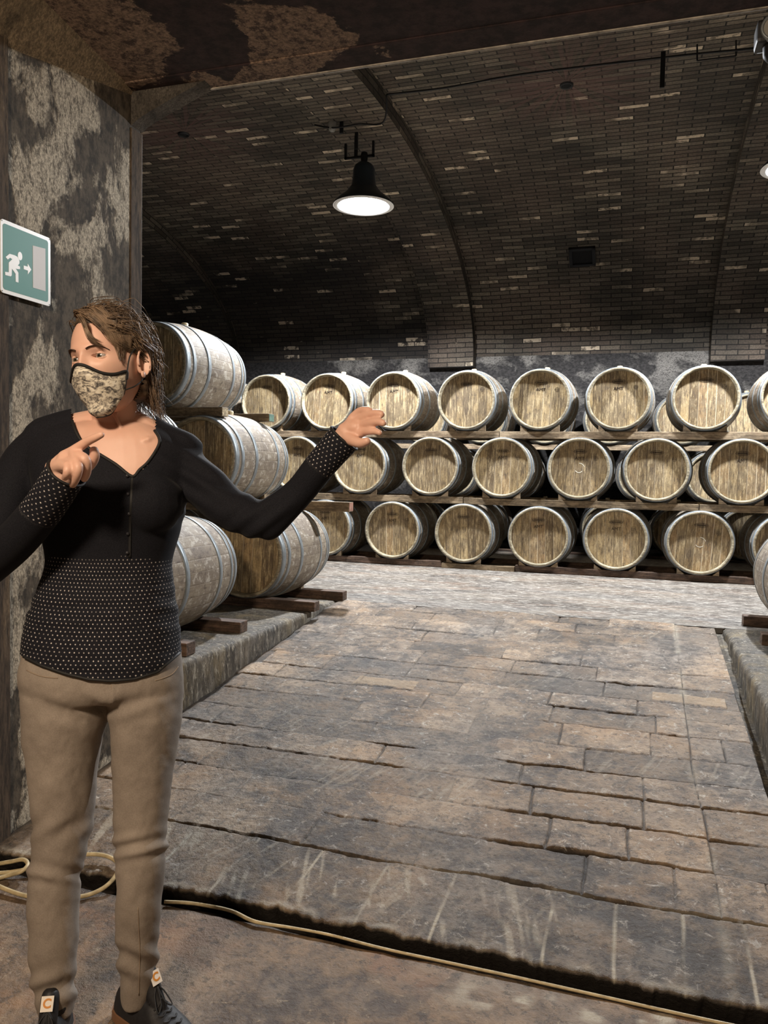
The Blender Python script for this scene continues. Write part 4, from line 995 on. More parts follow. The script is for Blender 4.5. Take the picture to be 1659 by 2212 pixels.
# ---------------- hands
def finger(pts, r0, r1): 
    n = len(pts); return limb(pts, list(np.linspace(r0, r1, n)), 12, 4)
def hand_right():
    W = U(120, 1012, 1.632)
    K = [U(158, 975, 1.602), U(172, 985, 1.585), U(166, 999, 1.570), U(148, 1008, 1.565)]
    g = []
    for k in K: g.append(limb([W, (W + k) / 2 + np.array([0, 0, .004]), k], [.019, .0145, .0115], 12, 4))
    g.append(limb([U(140, 1030, 1.66), U(130, 1022, 1.645), W], [.028, .027, .022], 16, 4))
    g.append(limb([K[0] + (K[2] - K[0]) * .1, K[2]], [.011, .0115], 12, 3)); g.append(limb([U(145, 992, 1.612), U(160, 996, 1.60)], [.021, .018], 12, 3))
    g.append(finger([K[0], U(172, 965, 1.595), U(190, 953, 1.585), U(207, 945, 1.575), U(219, 939, 1.570)], .0115, .0068))
    g.append(finger([K[1], U(184, 992, 1.578), U(188, 1008, 1.585), U(187, 1022, 1.60), U(182, 1034, 1.61)], .0112, .0080))
    g.append(finger([K[2], U(169, 1010, 1.560), U(167, 1024, 1.563), U(162, 1038, 1.575), U(157, 1047, 1.59)], .0108, .0076))
    g.append(finger([K[3], U(146, 1015, 1.556), U(144, 1024, 1.558), U(140, 1032, 1.57)], .0100, .0070))
    g.append(finger([U(142, 1018, 1.645), U(170, 1018, 1.635), U(194, 1002, 1.625), U(204, 985, 1.615), U(203, 973, 1.61)], .0155, .0095))
    return g
def hand_left():
    W = U(742, 946, 1.755)
    g = [limb([U(725, 966, 1.76), W, U(752, 934, 1.75)], [.026, .024, .026], 16, 4)]
    K = [U(764, 901, 1.745), U(776, 908, 1.735), U(783, 919, 1.725), U(785, 932, 1.72)]
    for k in K: g.append(limb([W, (W + k) / 2, k], [.02, .0155, .0115], 12, 4))
    g.append(limb([U(757, 925, 1.745), U(770, 925, 1.735)], [.021, .02], 12, 3))
    T = [[U(777, 889, 1.735), U(791, 886, 1.720), U(801, 888, 1.712)], [U(796, 897, 1.715), U(812, 893, 1.70), U(824, 895, 1.69)],
         [U(803, 913, 1.70), U(818, 911, 1.685), U(828, 914, 1.675)], [U(800, 931, 1.70), U(812, 932, 1.69), U(820, 935, 1.682)]]
    for k, t_, r in zip(K, T, (.0098, .0105, .010, .0088)): g.append(finger([k] + t_, r + .001, r - .0025))
    g.append(finger([U(750, 945, 1.735), U(765, 953, 1.715), U(780, 957, 1.70), U(793, 953, 1.69)], .0145, .009))
    return g

# ---------------- body mesh: neck, trunk, arms, hands, legs, one surface
LEG_A = [(52, 236, 1490, DB, .100), (55, 236, 1540, DB, .100), (59, 212, 1612, DB, .090), (71, 201, 1703, DB, .080), (76, 196, 1772, DB, .070), (73, 184, 1840, DB, .066), (65, 170, 1909, DB, .064), (66, 166, 2023, DB, .057), (73, 160, 2115, DB, .050), (84, 158, 2165, DB, .046), (88, 156, 2190, DB, .046)]
LEG_B = [(236, 392, 1490, DB, .100), (239, 390, 1540, DB, .098), (247, 380, 1612, DB, .088), (249, 366, 1703, DB, .078), (251, 359, 1772, DB, .070), (254, 356, 1840, DB, .066), (256, 351, 1909, DB, .062), (253, 343, 1978, DB + .012, .058), (257, 338, 2046, DB + .028, .054), (262, 335, 2115, DB + .046, .049), (266, 328, 2150, DB + .055, .046), (268, 326, 2165, DB + .058, .046)]
neck = [limb([U(252, 985, 1.885), U(251, 930, 1.868), U(248, 885, 1.850), U(243, 835, 1.835), U(238, 790, 1.83)], [.062, .055, .051, .052, .055], 24, 5)]
collar = [limb([U(285, 965, 1.80), U(225, 945, 1.79), U(170, 930, 1.83)], [.008, .008, .007], 10, 4), limb([U(290, 965, 1.80), U(320, 950, 1.80), U(352, 948, 1.84)], [.007, .008, .007], 10, 4), limb([U(288, 960, 1.80), U(292, 925, 1.815)], [.006, .005], 10, 4), limb([U(276, 960, 1.80), U(250, 900, 1.80), U(235, 868, 1.82)], [.003, .005, .008], 10, 4)]
geos = [loft([(a + 8, b - 8, y, D, h - (.009 if y < 1380 else .026)) for a, b, y, D, h in TOR]), limb(ARM_R, [.046, .046, .041, .038]), limb(FOR_R, [.038, .035, .030, .027]), limb(ARM_L, [.046, .044, .040, .036]), limb(FOR_L, [.036, .033, .029, .025]),
        loft(shrink(LEG_A, 8, .01)), loft(shrink(LEG_B, 8, .01))] + neck + collar + [limb([U(215, 916, 1.87), U(150, 934, 1.87), U(100, 954, 1.87)], [.037, .042, .047]), limb([U(290, 919, 1.87), U(345, 958, 1.87), U(392, 985, 1.87)], [.037, .042, .047])] + hand_right() + hand_left()
me, co = fused(geos, 0.0026, 3)
body = me_obj('person', me, [M['skin']])

# ---------------- head
def head_points(nlon=250, nlat=210):
    s = np.linspace(-1, 1, nlon, endpoint=False); lon = PI * (0.42 * s + 0.58 * s ** 3)
    u = np.linspace(-1, 1, nlat); lat = PI / 2 + PI / 2 * (0.55 * u + 0.45 * u ** 3)
    LON, LAT = np.meshgrid(lon, lat); sth = np.sin(LAT); cth = np.cos(LAT)
    front = np.clip(np.cos(LON) * 1.4 + 0.3, 0, 1)
    p = np.where(cth < 0, 1 - 0.48 * front * np.clip(-cth * 2, 0, 1), 0.90)
    h = np.maximum(sth, 1e-6) ** p
    x = 0.0735 * h * np.sin(LON); y = np.where(np.cos(LON) > 0, 0.094, 0.102) * h * np.cos(LON); z = 0.116 * cth
    k = np.clip((-0.012 - z) / 0.105, 0, 1) ** 1.25
    x = x * (1 - 0.30 * k); y = np.where(y < 0, y * (1 - 0.45 * k), y * (1 - 0.06 * k))
    fr = np.clip(y / 0.03, 0, 1); ax = np.abs(x); G = lambda a: np.exp(-a ** 2)
    dy = 0.0045 * G((z - .019) / .010) * G(x / .048)
    dy -= 0.0105 * G((ax - .031) / .016) * G((z - .0) / .012)
    hz = np.interp(z, [-.056, -.047, -.038, .004, .018], [0, .017, .023, .006, 0]); wz = np.interp(z, [-.05, -.036, 0, .02], [.0145, .012, .0075, .010])
    dy += hz * G(x / wz)
    dy += 0.0045 * G((ax - .043) / .020) * G((z + .030) / .020)
    dy += 0.006 * G((z + .071) / .018) * G(x / .030) - .0035 * G((z + .071) / .0025) * G(x / .024)
    dy += 0.008 * G((z + .104) / .013) * G(x / .020)
    dy += 0.003 * G((z - .062) / .03) * G(x / .04)
    y = y + dy * fr
    # temples slightly hollow
    x = x - np.sign(x) * 0.004 * G((z - .012) / .02) * G((y - .055) / .02)
    # eyelids over the eyeballs
    for sx in (-1, 1):
        dx = x - sx * .031; dz = z + .0005; YE = EYE_Y
        rr = 0.0136 ** 2 - dx ** 2 - dz ** 2
        yl = YE + np.sqrt(np.maximum(rr, 0))
        zc_ = dz - 0.0006
        q = (dx / .0135) ** 2 + (zc_ / np.where(zc_ > 0, .0046, .0044)) ** 2
        inz = (rr > 0) & (y > 0.03)
        y = np.where(inz & (q >= 1), np.maximum(y, yl), y)
        y = np.where((q < 1) & (y > 0.03), np.minimum(y, YE + .003), y)
    return x, y, z
EYE_Y = 0.0675
hx, hy, hz_ = head_points(); nlat, nlon = hx.shape
yaw, roll, pitch = math.radians(17), math.radians(8), math.radians(1)
Fv = BHV * math.cos(yaw) - RHV * math.sin(yaw); Lv = RHV * math.cos(yaw) + BHV * math.sin(yaw); Uv = ZV.copy()
Fv, Uv = Fv * math.cos(pitch) + Uv * math.sin(pitch), Uv * math.cos(pitch) - Fv * math.sin(pitch)
rollM = np.array(Matrix.Rotation(roll, 3, Vector(-BHV)) )
if (rollM @ ZV) @ RHV > 0: rollM = rollM.T
Fv, Lv, Uv = rollM @ Fv, rollM @ Lv, rollM @ Uv
HC = U(236, 782, 1.80)
HS = 1.0
def H(x, y, z): 
    x, y, z = np.asarray(x), np.asarray(y), np.asarray(z)
    return HC + HS * (x[..., None] * Lv + y[..., None] * Fv + z[..., None] * Uv)
HV = H(hx, hy, hz_).reshape(-1, 3)
HF = []
for i in range(nlat - 1):
    for k in range(nlon): HF.append((i * nlon + k, (i + 1) * nlon + k, (i + 1) * nlon + (k + 1) % nlon, i * nlon + (k + 1) % nlon))
def ear_geo(sx):
    V, F = [], []; n = 14; 
    C0 = np.array([sx * .0735, -.008, -.012])
    nu, nv = 13, 20
    for i in range(nu + 1):
        r = i / nu
        for k in range(nv):
            t = 2 * PI * k / nv
            oy = -.003 + r * .0150 * math.cos(t) * (1.0 if math.sin(t) > -.3 else .8); oz = r * .030 * math.sin(t)
            dep = .001 + .0105 * r ** 3 - (.004 if .45 < r < .75 else 0) + .006 * r * (-math.cos(t)) 
            V.append(C0 + np.array([sx * dep, oy - .004 * math.sin(t) * 0, oz]))
    b = len(V)
    for k in range(nv):  # rim back side
        t = 2 * PI * k / nv; V.append(C0 + np.array([sx * -.004, -.003 + .013 * math.cos(t), .024 * math.sin(t)]))
    for i in range(nu):
        for k in range(nv): F.append((i * nv + k, i * nv + (k + 1) % nv, (i + 1) * nv + (k + 1) % nv, (i + 1) * nv + k))
    for k in range(nv): F.append((nu * nv + k, nu * nv + (k + 1) % nv, b + (k + 1) % nv, b + k))
    helix = tube_geo([C0 + np.array([sx * (.0105 + .0055 * (-math.cos(t))), -.003 + .0146 * math.cos(t), .0285 * math.sin(t)]) for t in np.linspace(-.3, 3.9, 26)], [.0026] * 26, 8)
    lobe = ball(C0 + np.array([sx * .008, .003, -.028]), (.004, .007, .008), 10)
    V2, F2 = join_geo([(V, F), helix, lobe]); V2 = np.array(V2); return list(H(V2[:, 0], V2[:, 1], V2[:, 2])), F2
# join the head skin into the body mesh
V, F = join_geo([(list(HV), HF), ear_geo(-1), ear_geo(1)])
tmp = mesh_obj('tmp_head', V, F, M['skin'], None, True)
bm = bmesh.new(); bm.from_mesh(body.data); bm.from_mesh(tmp.data); bm.to_mesh(body.data); bm.free()
body.data.polygons.foreach_set('use_smooth', [True] * len(body.data.polygons)); bpy.data.objects.remove(tmp)
tag(body, 'woman in a black cardigan, patterned face mask and taupe jeans, gesturing with both hands', 'person')
for sx in (-1, 1):
    c = H(sx * .031, EYE_Y, -.0005)
    V, F = ball((0, 0, 0), .0124, 24); V = [v + c for v in V]
    ey = mesh_obj('eye', V, F, M['eye_white'], body, True)
    g = Fv * 0.97 + Lv * (0.10) + Uv * 0.06; g = g / np.linalg.norm(g); e1 = np.cross(g, Uv); e1 /= np.linalg.norm(e1); e2 = np.cross(e1, g)
    for nm, rr, mt_ in (('iris', .0058, M['iris']), ('pupil', .0026, M['pupil'])):
        V = [c + g * (.01255 + (.0003 if nm == 'pupil' else 0))]; 
        for ring in (0.5, 1.0):
            for k in range(20):
                t = 2 * PI * k / 20; r = rr * ring; V.append(c + g * (math.sqrt(.0124 ** 2 - r * r) + .0002 + (.0003 if nm == 'pupil' else 0)) + e1 * r * math.cos(t) + e2 * r * math.sin(t))
        F = [(0, 1 + k, 1 + (k + 1) % 20) for k in range(20)] + [(1 + k, 21 + k, 21 + (k + 1) % 20, 1 + (k + 1) % 20) for k in range(20)]
        mesh_obj(nm, V, F, mt_, ey, True)
hb = BVHTree.FromPolygons([Vector(v) for v in HV], HF)
def on_head(x, z, off=0.0, far=0.2):
    o = H(x, far, z); hit = hb.ray_cast(Vector(o), Vector(-Fv))
    return np.array(hit[0]) + Fv * off if hit[0] else H(x, 0.05, z)
for sx in (-1, 1):
    P = [on_head(sx * a, b, 0.0005) for a, b in ((.013, .0155), (.022, .0195), (.034, .0205), (.044, .0165), (.050, .011))]
    P = smooth_path(P, 4); R = [(.0018 + .0042 * math.sin(PI * min(1, .2 + i / len(P))), .0011) for i in range(len(P))]
    v, f = tube_geo(P, R, 8); mesh_obj('eyebrow', v, f, M['brow'], body, True)

# ---------------- face mask
tm = NT('printed_mask_cloth'); mp = tm.n('TexCoord').outputs['UV']
a1 = tm.noise(tm.mapping(mp, (0.8, 1.6, 1)), 62, 5, 0.62, 1.0); a2 = tm.noise(tm.mapping(mp, (1, 1.7, 1), (5, 3, 0)), 50, 4, 0.6, 1.6)
cm = tm.ramp(a1, [(0.38, (0.07, 0.066, 0.062)), (0.44, (0.20, 0.185, 0.165)), (0.49, (0.45, 0.41, 0.345)), (0.54, (0.76, 0.70, 0.56)), (0.64, (0.85, 0.81, 0.70))])
cm = tm.mix(tm.math('MULTIPLY', tm.ramp(a2, [(0.54, 0), (0.62, 1)]), 0.75), cm, (0.17, 0.15, 0.135))
tm.val('Base Color', cm); tm.val('Roughness', 0.8); M['mask'] = tm.m
M['trim'] = simple('black_trim', (0.008, 0.008, 0.008), 0.7)
nu, nv = 61, 41; PH = 1.22
phs = np.linspace(-PH, PH, nu); RR = np.zeros((nv, nu)); ZZ = np.zeros((nv, nu))
for i in range(nv):
    for j, ph in enumerate(phs):
        a = abs(ph) / PH
        zt = -0.0185 - 0.0235 * (1 - math.exp(-(a / .30) ** 2)) - .004 * a + 0.009 * math.exp(-((a - 1) / .22) ** 2); zb = -0.130 + 0.040 * a ** 2.6
        z = zt + (zb - zt) * i / (nv - 1); ZZ[i, j] = z
        o = Vector(H(0.0, 0.015, max(z, -.104))); d = Vector(Lv * math.sin(ph) + Fv * math.cos(ph))
        hit = hb.ray_cast(o + d * 0.3, -d); RR[i, j] = 0.3 - hit[3] if hit[0] else .06
R0 = RR.copy()
for it in range(24):
    Q = np.pad(RR, 1, mode='edge'); RR = np.maximum(R0, (Q[:-2, 1:-1] + Q[2:, 1:-1] + Q[1:-1, :-2] + Q[1:-1, 2:]) / 4 + 0.00028)
for it in range(6):
    Q = np.pad(RR, 1, mode='edge'); RR = (Q[:-2, 1:-1] + Q[2:, 1:-1] + Q[1:-1, :-2] + Q[1:-1, 2:] + 2 * RR) / 6
RR += 0.0045
fadeb = np.clip((np.arange(nv) / (nv - 1) - 0.86) / 0.14, 0, 1)[:, None]; RR = RR - 0.016 * fadeb ** 2
MP = H(RR * np.sin(phs)[None, :], 0.015 + RR * np.cos(phs)[None, :], ZZ)
V = list(MP.reshape(-1, 3)); V += list((MP - (Fv * 0.0015)).reshape(-1, 3)); F = []; UVm = []
for i in range(nv - 1):
    for j in range(nu - 1):
        a = i * nu + j; F.append((a, a + nu, a + nu + 1, a + 1)); b = nu * nv; F.append((b + a, b + a + 1, b + a + nu + 1, b + a + nu))
UVm = [(phs[j] * .085, ZZ[i, j]) for i in range(nv) for j in range(nu)] * 2
mask = mesh_obj('face_mask', V, F, M['mask'], body, True, UVm); mask['label'] = 'cream and grey mottled cloth face mask'
brd = [MP[0, j] for j in range(nu)] + [MP[i, nu - 1] for i in range(1, nv)] + [MP[nv - 1, j] for j in range(nu - 2, -1, -1)] + [MP[i, 0] for i in range(nv - 2, -1, -1)]
top_n = nu + nv - 1
v, f = tube_geo(brd, [(.0036 if k < nu + 12 or k > len(brd) - 14 else .0014) for k in range(len(brd))], 8, False); mesh_obj('mask_trim', v, f, M['trim'], mask, True)
for sx, j in ((1, nu - 1), (-1, 0)):
    e_top = H(sx * .077, -.008, .022); e_bot = H(sx * .074, -.014, -.046); e_mid = H(sx * .071, -.024, -.010)
    P = [MP[1, j], H(sx * .0765, .028, .000), e_top, e_mid, e_bot, H(sx * .072, .015, -.066), MP[int(nv * .72), j]]
    v, f = tube_geo(smooth_path(P, 6), [.0016] * (6 * 6 + 1), 8); mesh_obj('ear_loop', v, f, M['trim'], mask, True)

# ---------------- hair
def hairline(az):
    """height of the hairline for azimuth az (0 front, + her left)"""
    a = abs(az)
    right_ = np.interp(a, [0, .45, .8, 1.05, 1.3, 1.5, 1.75, 2.2, PI], [.078, .080, .076, .066, .050, .040, .0, -.085, -.095])
    left_ = np.interp(a, [0, .45, .8, 1.05, 1.3, 1.5, 1.75, 2.05, 2.3, PI], [.074, .072, .058, .034, .012, .024, .012, -.06, -.085, -.095])
    return np.where(np.asarray(az) < 0, right_, left_)
lon = np.arctan2(hx, hy)
keep = hz_ > hairline(lon)
cap_off = 0.013 + 0.006 * (fbm(lon * 3, hz_ * 60, 5, 3) - .5) + 0.010 * np.clip(-np.cos(lon), 0, 1)
edgef = np.clip((hz_ - hairline(lon)) / 0.02, 0.0, 1)
nr = np.sqrt(hx ** 2 + hy ** 2 + hz_ ** 2); sc_ = 1 + (0.001 + cap_off * edgef) / nr
CP = H(hx * sc_, hy * sc_, hz_ * sc_).reshape(-1, 3); kf = keep.reshape(-1)
CF = [f for f in HF if all(kf[i] for i in f)]
used = sorted({i for f in CF for i in f}); mp_ = {i: n for n, i in enumerate(used)}
hair_root = mesh_obj('hair', [CP[i] for i in used], [tuple(mp_[i] for i in f) for f in CF], M['hair'], body, True)
def ell_push(p, off):
    q = np.array([p[0] / .0735, p[1] / (.094 if p[1] > 0 else .102), p[2] / .116]); n = np.linalg.norm(q)
    low = p[2] < -.02
    k = np.linalg.norm([p[0], p[1]]) 
    tgt = 1 + off / .09
    if not low:
        return p * (tgt / n) if n < tgt or True else p
    h = math.hypot(p[0] / .070, p[1] / .095); t2 = (1.0 + off / .08) * np.interp(p[2], [-.16, -.10, -.02], [.80, .86, 1.0])
    s = t2 / max(h, 1e-6); return np.array([p[0] * s, p[1] * s, p[2]])
STR, STT = [], []
KS = 26
def add_strand(P, thick=1.0):
    P = np.array(smooth_path(P, 3)); d = np.concatenate([[0], np.cumsum(np.linalg.norm(np.diff(P, axis=0), axis=1))])
    q = np.linspace(0, d[-1], KS); STR.append(np.stack([np.interp(q, d, P[:, i]) for i in range(3)], -1)); STT.append(thick)
rs = random.Random(5)
PART = -.018
for s_i in range(3400):
    az = rs.uniform(-PI, PI) if s_i % 3 else rs.uniform(.4, 2.6); zz = rs.uniform(-.08, .114)
    if zz < hairline(az) + .001: continue
    hh = math.sqrt(max(0, 1 - (zz / .116) ** 2)); p = np.array([.0735 * hh * math.sin(az), (.094 if abs(az) < PI / 2 else .102) * hh * math.cos(az), zz])
    layer = rs.uniform(.006, .028) + .012 * max(0, -math.cos(az)) + (.02 if rs.random() < .05 else 0); P = [p.copy()]; side = 1 if p[0] > PART else -1
    frontness = max(0, math.cos(az)) * (zz > .03)
    L = rs.uniform(.08, .19); step = .013; w1, w2, wf = rs.gauss(0, 1.2) + az * 3, rs.uniform(.4, 1.3), rs.uniform(55, 100)
    for k in range(int(L / step)):
        t = k * step
        h_ = math.hypot(p[0] / .0735, p[1] / .1)
        dirv = np.array([side * .9 * (1 - min(1, h_)), -.75 - .35 * frontness * (side < 0), -.25 - .95 * min(1, h_ ** 2)])
        if p[2] < -.01: dirv = np.array([0, -.20, -1.0])
        dirv = dirv / np.linalg.norm(dirv)
        wv = .0075 * w2 * math.sin(t * wf + w1) * min(1, t / .03)
        p = p + dirv * step; off = .004 + (layer - .004) * min(1, t / .05) + .022 * max(0, min(1, (-.03 - p[2]) / .09)) * (1 if math.sin(w1 * 9) > -.2 else .3)
        p = ell_push(p, off)
        tangent = np.array([p[1], -p[0], 0]); tangent /= np.linalg.norm(tangent) + 1e-9
        if p[2] < -.118 + .03 * math.sin(w1 * 5): break
        az_ = abs(math.atan2(p[0], p[1]))
        if (az_ < 1.32 and p[2] < .055 and p[1] > .01) or (az_ < 1.85 and p[2] < .018):
            # keep out of the face, slide behind the ear
            p = p + np.array([0, -.016, 0]); p = ell_push(p, off)
        P.append(p + tangent * wv * 1.3 + np.array([0, 0, wv * .5]))
    if len(P) > 3: add_strand(P, rs.uniform(.6, 1.2))
# the swept fringe: rises from the parting, over the forehead to her left temple, ends beside the eye
for s_i in range(420):
    u0 = rs.random(); a = rs.gauss(0, 1); b = rs.random()
    P = [np.array([-.030 + .024 * u0, .060 - .05 * u0 + .003 * a, .098 + .012 * u0]),
         np.array([-.016 + .026 * u0, .078 - .045 * u0, .103 + .014 * u0 + .003 * b]),
         np.array([.012 + .022 * u0, .086 - .040 * u0, .093 + .018 * u0 + .004 * a * .5]),
         np.array([.038 + .012 * u0, .083 - .036 * u0, .070 + .018 * u0 + .003 * a]),
         np.array([.053 + .010 * u0, .073 - .034 * u0, .043 + .014 * u0 + .003 * a]),
         np.array([.062 + .008 * u0, .062 - .034 * u0, .018 + .010 * u0 + .004 * b]),
         np.array([.074 + .006 * u0, .024 - .045 * u0, .010 - .004 * u0 * b])]
    if b < .18: P = P[:-1] + [np.array([.068, .062 - .02 * u0, -.012 - .012 * b])]
    P = [p + np.array([.0015 * rs.gauss(0, 1), .001 * rs.gauss(0, 1), .0015 * rs.gauss(0, 1)]) for p in P]
    add_strand(P, rs.uniform(.7, 1.2))
for s_i in range(60):   # a loose lock across the forehead
    a = rs.gauss(0, 1) * .0022; c = rs.gauss(0, 1) * .002
    add_strand([np.array([.004 + a, .092 + c, .092]), np.array([.020 + a, .100 + c, .074]), np.array([.026 + a, .102, .052 + c]), np.array([.033 + a * 1.5, .099, .034 + c]), np.array([.046 + a * 2, .088, .020 + c * 2])], .8)
S = np.array(STR); TH = np.array(STT) * 0.00105; S = H(S[..., 0], S[..., 1], S[..., 2])
T = np.gradient(S, axis=1); T /= np.linalg.norm(T, axis=2, keepdims=True) + 1e-9
Nn = np.cross(T, np.array([0.31, 0.52, 0.79])); Nn /= np.linalg.norm(Nn, axis=2, keepdims=True) + 1e-9; Bn = np.cross(T, Nn)
rad = TH[:, None] * (1 - 0.8 * np.linspace(0, 1, KS)[None, :] ** 2)
ring = [S + rad[..., None] * (Nn * math.cos(a_) + Bn * math.sin(a_)) for a_ in (0, 2 * PI / 3, 4 * PI / 3)]
VV = np.stack(ring, 2).reshape(-1, 3); ns = len(S)
b0 = (np.arange(ns)[:, None, None] * KS + np.arange(KS - 1)[None, :, None]) * 3
k_ = np.arange(3)[None, None, :]; FF = np.stack([b0 + k_, b0 + (k_ + 1) % 3, b0 + 3 + (k_ + 1) % 3, b0 + 3 + k_], -1).reshape(-1, 4)
me = bpy.data.meshes.new('hair_strands'); me.vertices.add(len(VV)); me.vertices.foreach_set('co', VV.ravel())
me.loops.add(FF.size); me.loops.foreach_set('vertex_index', FF.ravel().astype(np.int32)); me.polygons.add(len(FF)); me.polygons.foreach_set('loop_start', np.arange(0, FF.size, 4, dtype=np.int32)); me.update(calc_edges=True)
tone = np.repeat(np.random.default_rng(3).random(ns), KS * 3); at = me.attributes.new('tone', 'FLOAT', 'POINT'); at.data.foreach_set('value', tone)
hs = me_obj('hair_strands', me, M['hair'], hair_root); hs['kind'] = 'stuff'

# ---------------- cardigan
geos = [loft(TOR, 48, 2.15), limb(ARM_R, [.057, .056, .050, .047]), limb(FOR_R, [.047, .045, .0425, .0415]), limb(ARM_L, [.056, .054, .050, .045]), limb(FOR_L, [.045, .036, .036, .0385])] + bust + trap
me, co = fused(geos, 0.0042, 22)
px, py = px_of(co)
# folds pulled along sleeves and trunk
nrm = np.empty(len(co) * 3); me.vertices.foreach_get('normal', nrm); nrm = nrm.reshape(-1, 3)
EL = U(572, 1126, 1.80); SH = U(425, 1020, 1.86)
dE = np.linalg.norm(co - EL, axis=1); dS = np.linalg.norm(co - SH, axis=1)
fold = 0.0045 * np.sin((px + py * 1.3) / 9.5) * np.exp(-(dE / .075) ** 2) + 0.004 * np.sin((px * 0.7 - py * 1.2) / 8.5) * np.exp(-((dS - .05) / .06) ** 2)
rib_z = np.clip((py - 1215) / 30, 0, 1) * (px > 104 - (py - 1215) * .45) * (px < 420)
fold += rib_z * 0.0035 * (fbm(px / 60, py / 16, 3, 3) - .5) * 2
inw = np.exp(-((px - 205 + (py - 1100) * .1) / 60) ** 2) * np.exp(-((py - 1150) / 40) ** 2); fold -= 0.0 * inw
co2 = co + nrm * fold[:, None]; me.vertices.foreach_set('co', co2.ravel())
def in_poly(px, py, poly):
    c = np.zeros(len(px), bool); n = len(poly); j = n - 1
    for i in range(n):
        xi, yi = poly[i]; xj_, yj_ = poly[j]
        c ^= ((yi > py) != (yj_ > py)) & (px < (xj_ - xi) * (py - yi) / (yj_ - yi + 1e-9) + xi); j = i
    return c
front = ((co - U(240, 1000, DB)) @ BHV)
NECK = [(156, 909), (163, 930), (174, 950), (192, 968), (211, 979), (250, 1003), (285, 1029), (302, 1014), (318, 1000), (334, 978), (344, 958), (343, 944), (334, 930)]
NPOLY = NECK + [(334, 860), (156, 860)]
cut = in_poly(px, py, NPOLY) & ((front > -0.02) | (py < 918))
hem = np.interp(px, [40, 48, 90, 140, 190, 237, 290, 340, 391, 400], [1412, 1420, 1441, 1458, 1470, 1474, 1470, 1455, 1411, 1400])
cut |= (py > hem) & (px > -5) & (px < 440)
wR = FOR_R[-1]; dR = (FOR_R[-1] - FOR_R[-2]); dR /= np.linalg.norm(dR); wL = FOR_L[-1]; dL = (FOR_L[-1] - FOR_L[-2]); dL /= np.linalg.norm(dL)
cut |= (((co - wR) @ dR) > 0.002) & (np.linalg.norm(co - wR, axis=1) < .08) & (((co - wR) @ dR) > -.0)
cut |= (((co - wL) @ dL) > 0.004) & (np.linalg.norm(co - wL, axis=1) < .08)
# pattern coordinates
kuv = np.zeros((len(co), 3))
c0 = U(238, 1300, DB); rel = co - c0; ang = np.arctan2(rel @ RHV, rel @ BHV); kuv[:, 0] = ang * .165; kuv[:, 1] = co[:, 2]
kuv[:, 2] = ((py > 1207 + 4 * np.sin(px / 25)) & (px > 100 - (py - 1215) * .45) & (px < 430)).astype(float)
for W_, D_, P0, ln in ((wR, dR, FOR_R, .118), (wL, dL, FOR_L, .088)):
    rel = co - W_; al = rel @ D_; e1 = np.cross(D_, ZV); e1 /= np.linalg.norm(e1); e2 = np.cross(D_, e1)
    rad = np.sqrt((rel @ e1) ** 2 + (rel @ e2) ** 2)
    mk = (al > -ln) & (al < .06) & (rad < .062)
    kuv[mk, 0] = np.arctan2(rel[mk] @ e1, rel[mk] @ e2) * .040; kuv[mk, 1] = al[mk]; kuv[mk, 2] = 1.0
at = me.attributes.new('kuv', 'FLOAT_VECTOR', 'POINT'); at.data.foreach_set('vector', kuv.ravel())
sb = BVHTree.FromPolygons([Vector(v) for v in co2], [tuple(p.vertices) for p in me.polygons])
bm = bmesh.new(); bm.from_mesh(me); bm.verts.ensure_lookup_table()
bmesh.ops.delete(bm, geom=[bm.verts[i] for i in np.nonzero(cut)[0]], context='VERTS'); bm.to_mesh(me); bm.free()
card = me_obj('cardigan', me, M['knit'], body); card['label'] = 'black knit cardigan with white-flecked hem and cuffs'
def on_card(x, y, off=0.0):
    d = ray(x, y); d = d / np.linalg.norm(d); h = sb.ray_cast(Vector(CC), Vector(d))
    return np.array(h[0]) - d * off if h[0] else U(x, y, DB)
NP = [on_card(a, b, .0005) for a, b in smooth_path(NECK, 4)]
v, f = tube_geo(NP, [.0036] * len(NP), 8); mesh_obj('neckline_band', v, f, M['trim'], card, True)
hemP = [on_card(a, float(np.interp(a, [48, 90, 140, 190, 237, 290, 340, 391], [1419, 1440, 1457, 1469, 1473, 1469, 1454, 1410])) - 2, 0) for a in np.linspace(51, 388, 60)]
v, f = tube_geo(hemP, [.0032] * 60, 8); mesh_obj('hem_band', v, f, M['trim'], card, True)
def ring_band(name, C0, D_, r, rad, parent):
    e1 = np.cross(D_, ZV); e1 /= np.linalg.norm(e1); e2 = np.cross(D_, e1)
    P = [C0 + e1 * r * math.cos(t) + e2 * r * math.sin(t) for t in np.linspace(0, 2 * PI, 41)]
    v, f = tube_geo(P, [rad] * 41, 8); return mesh_obj(name, v, f, M['trim'], parent, True)
ring_band('cuff_band', wR + dR * .001, dR, .0400, .003, card); ring_band('cuff_band', wL + dL * .002, dL, .0372, .003, card)
pl = [on_card(a, b, .0006) for a, b in smooth_path([(286, 1030), (284, 1070), (282, 1110), (281, 1150), (280, 1205)], 6)]
v, f = tube_geo(pl, [(.0035, .0012)] * len(pl), 6); mesh_obj('button_placket', v, f, M['trim'], card, True)
M['button'] = simple('black_button', (0.03, 0.03, 0.035), 0.12)
for (a, b) in ((275, 1028), (277, 1067), (279, 1110), (276, 1153), (275, 1194)):
    V, F = ball(on_card(a, b, .002), .0042, 12); mesh_obj('button', V, F, M['button'], card, True)

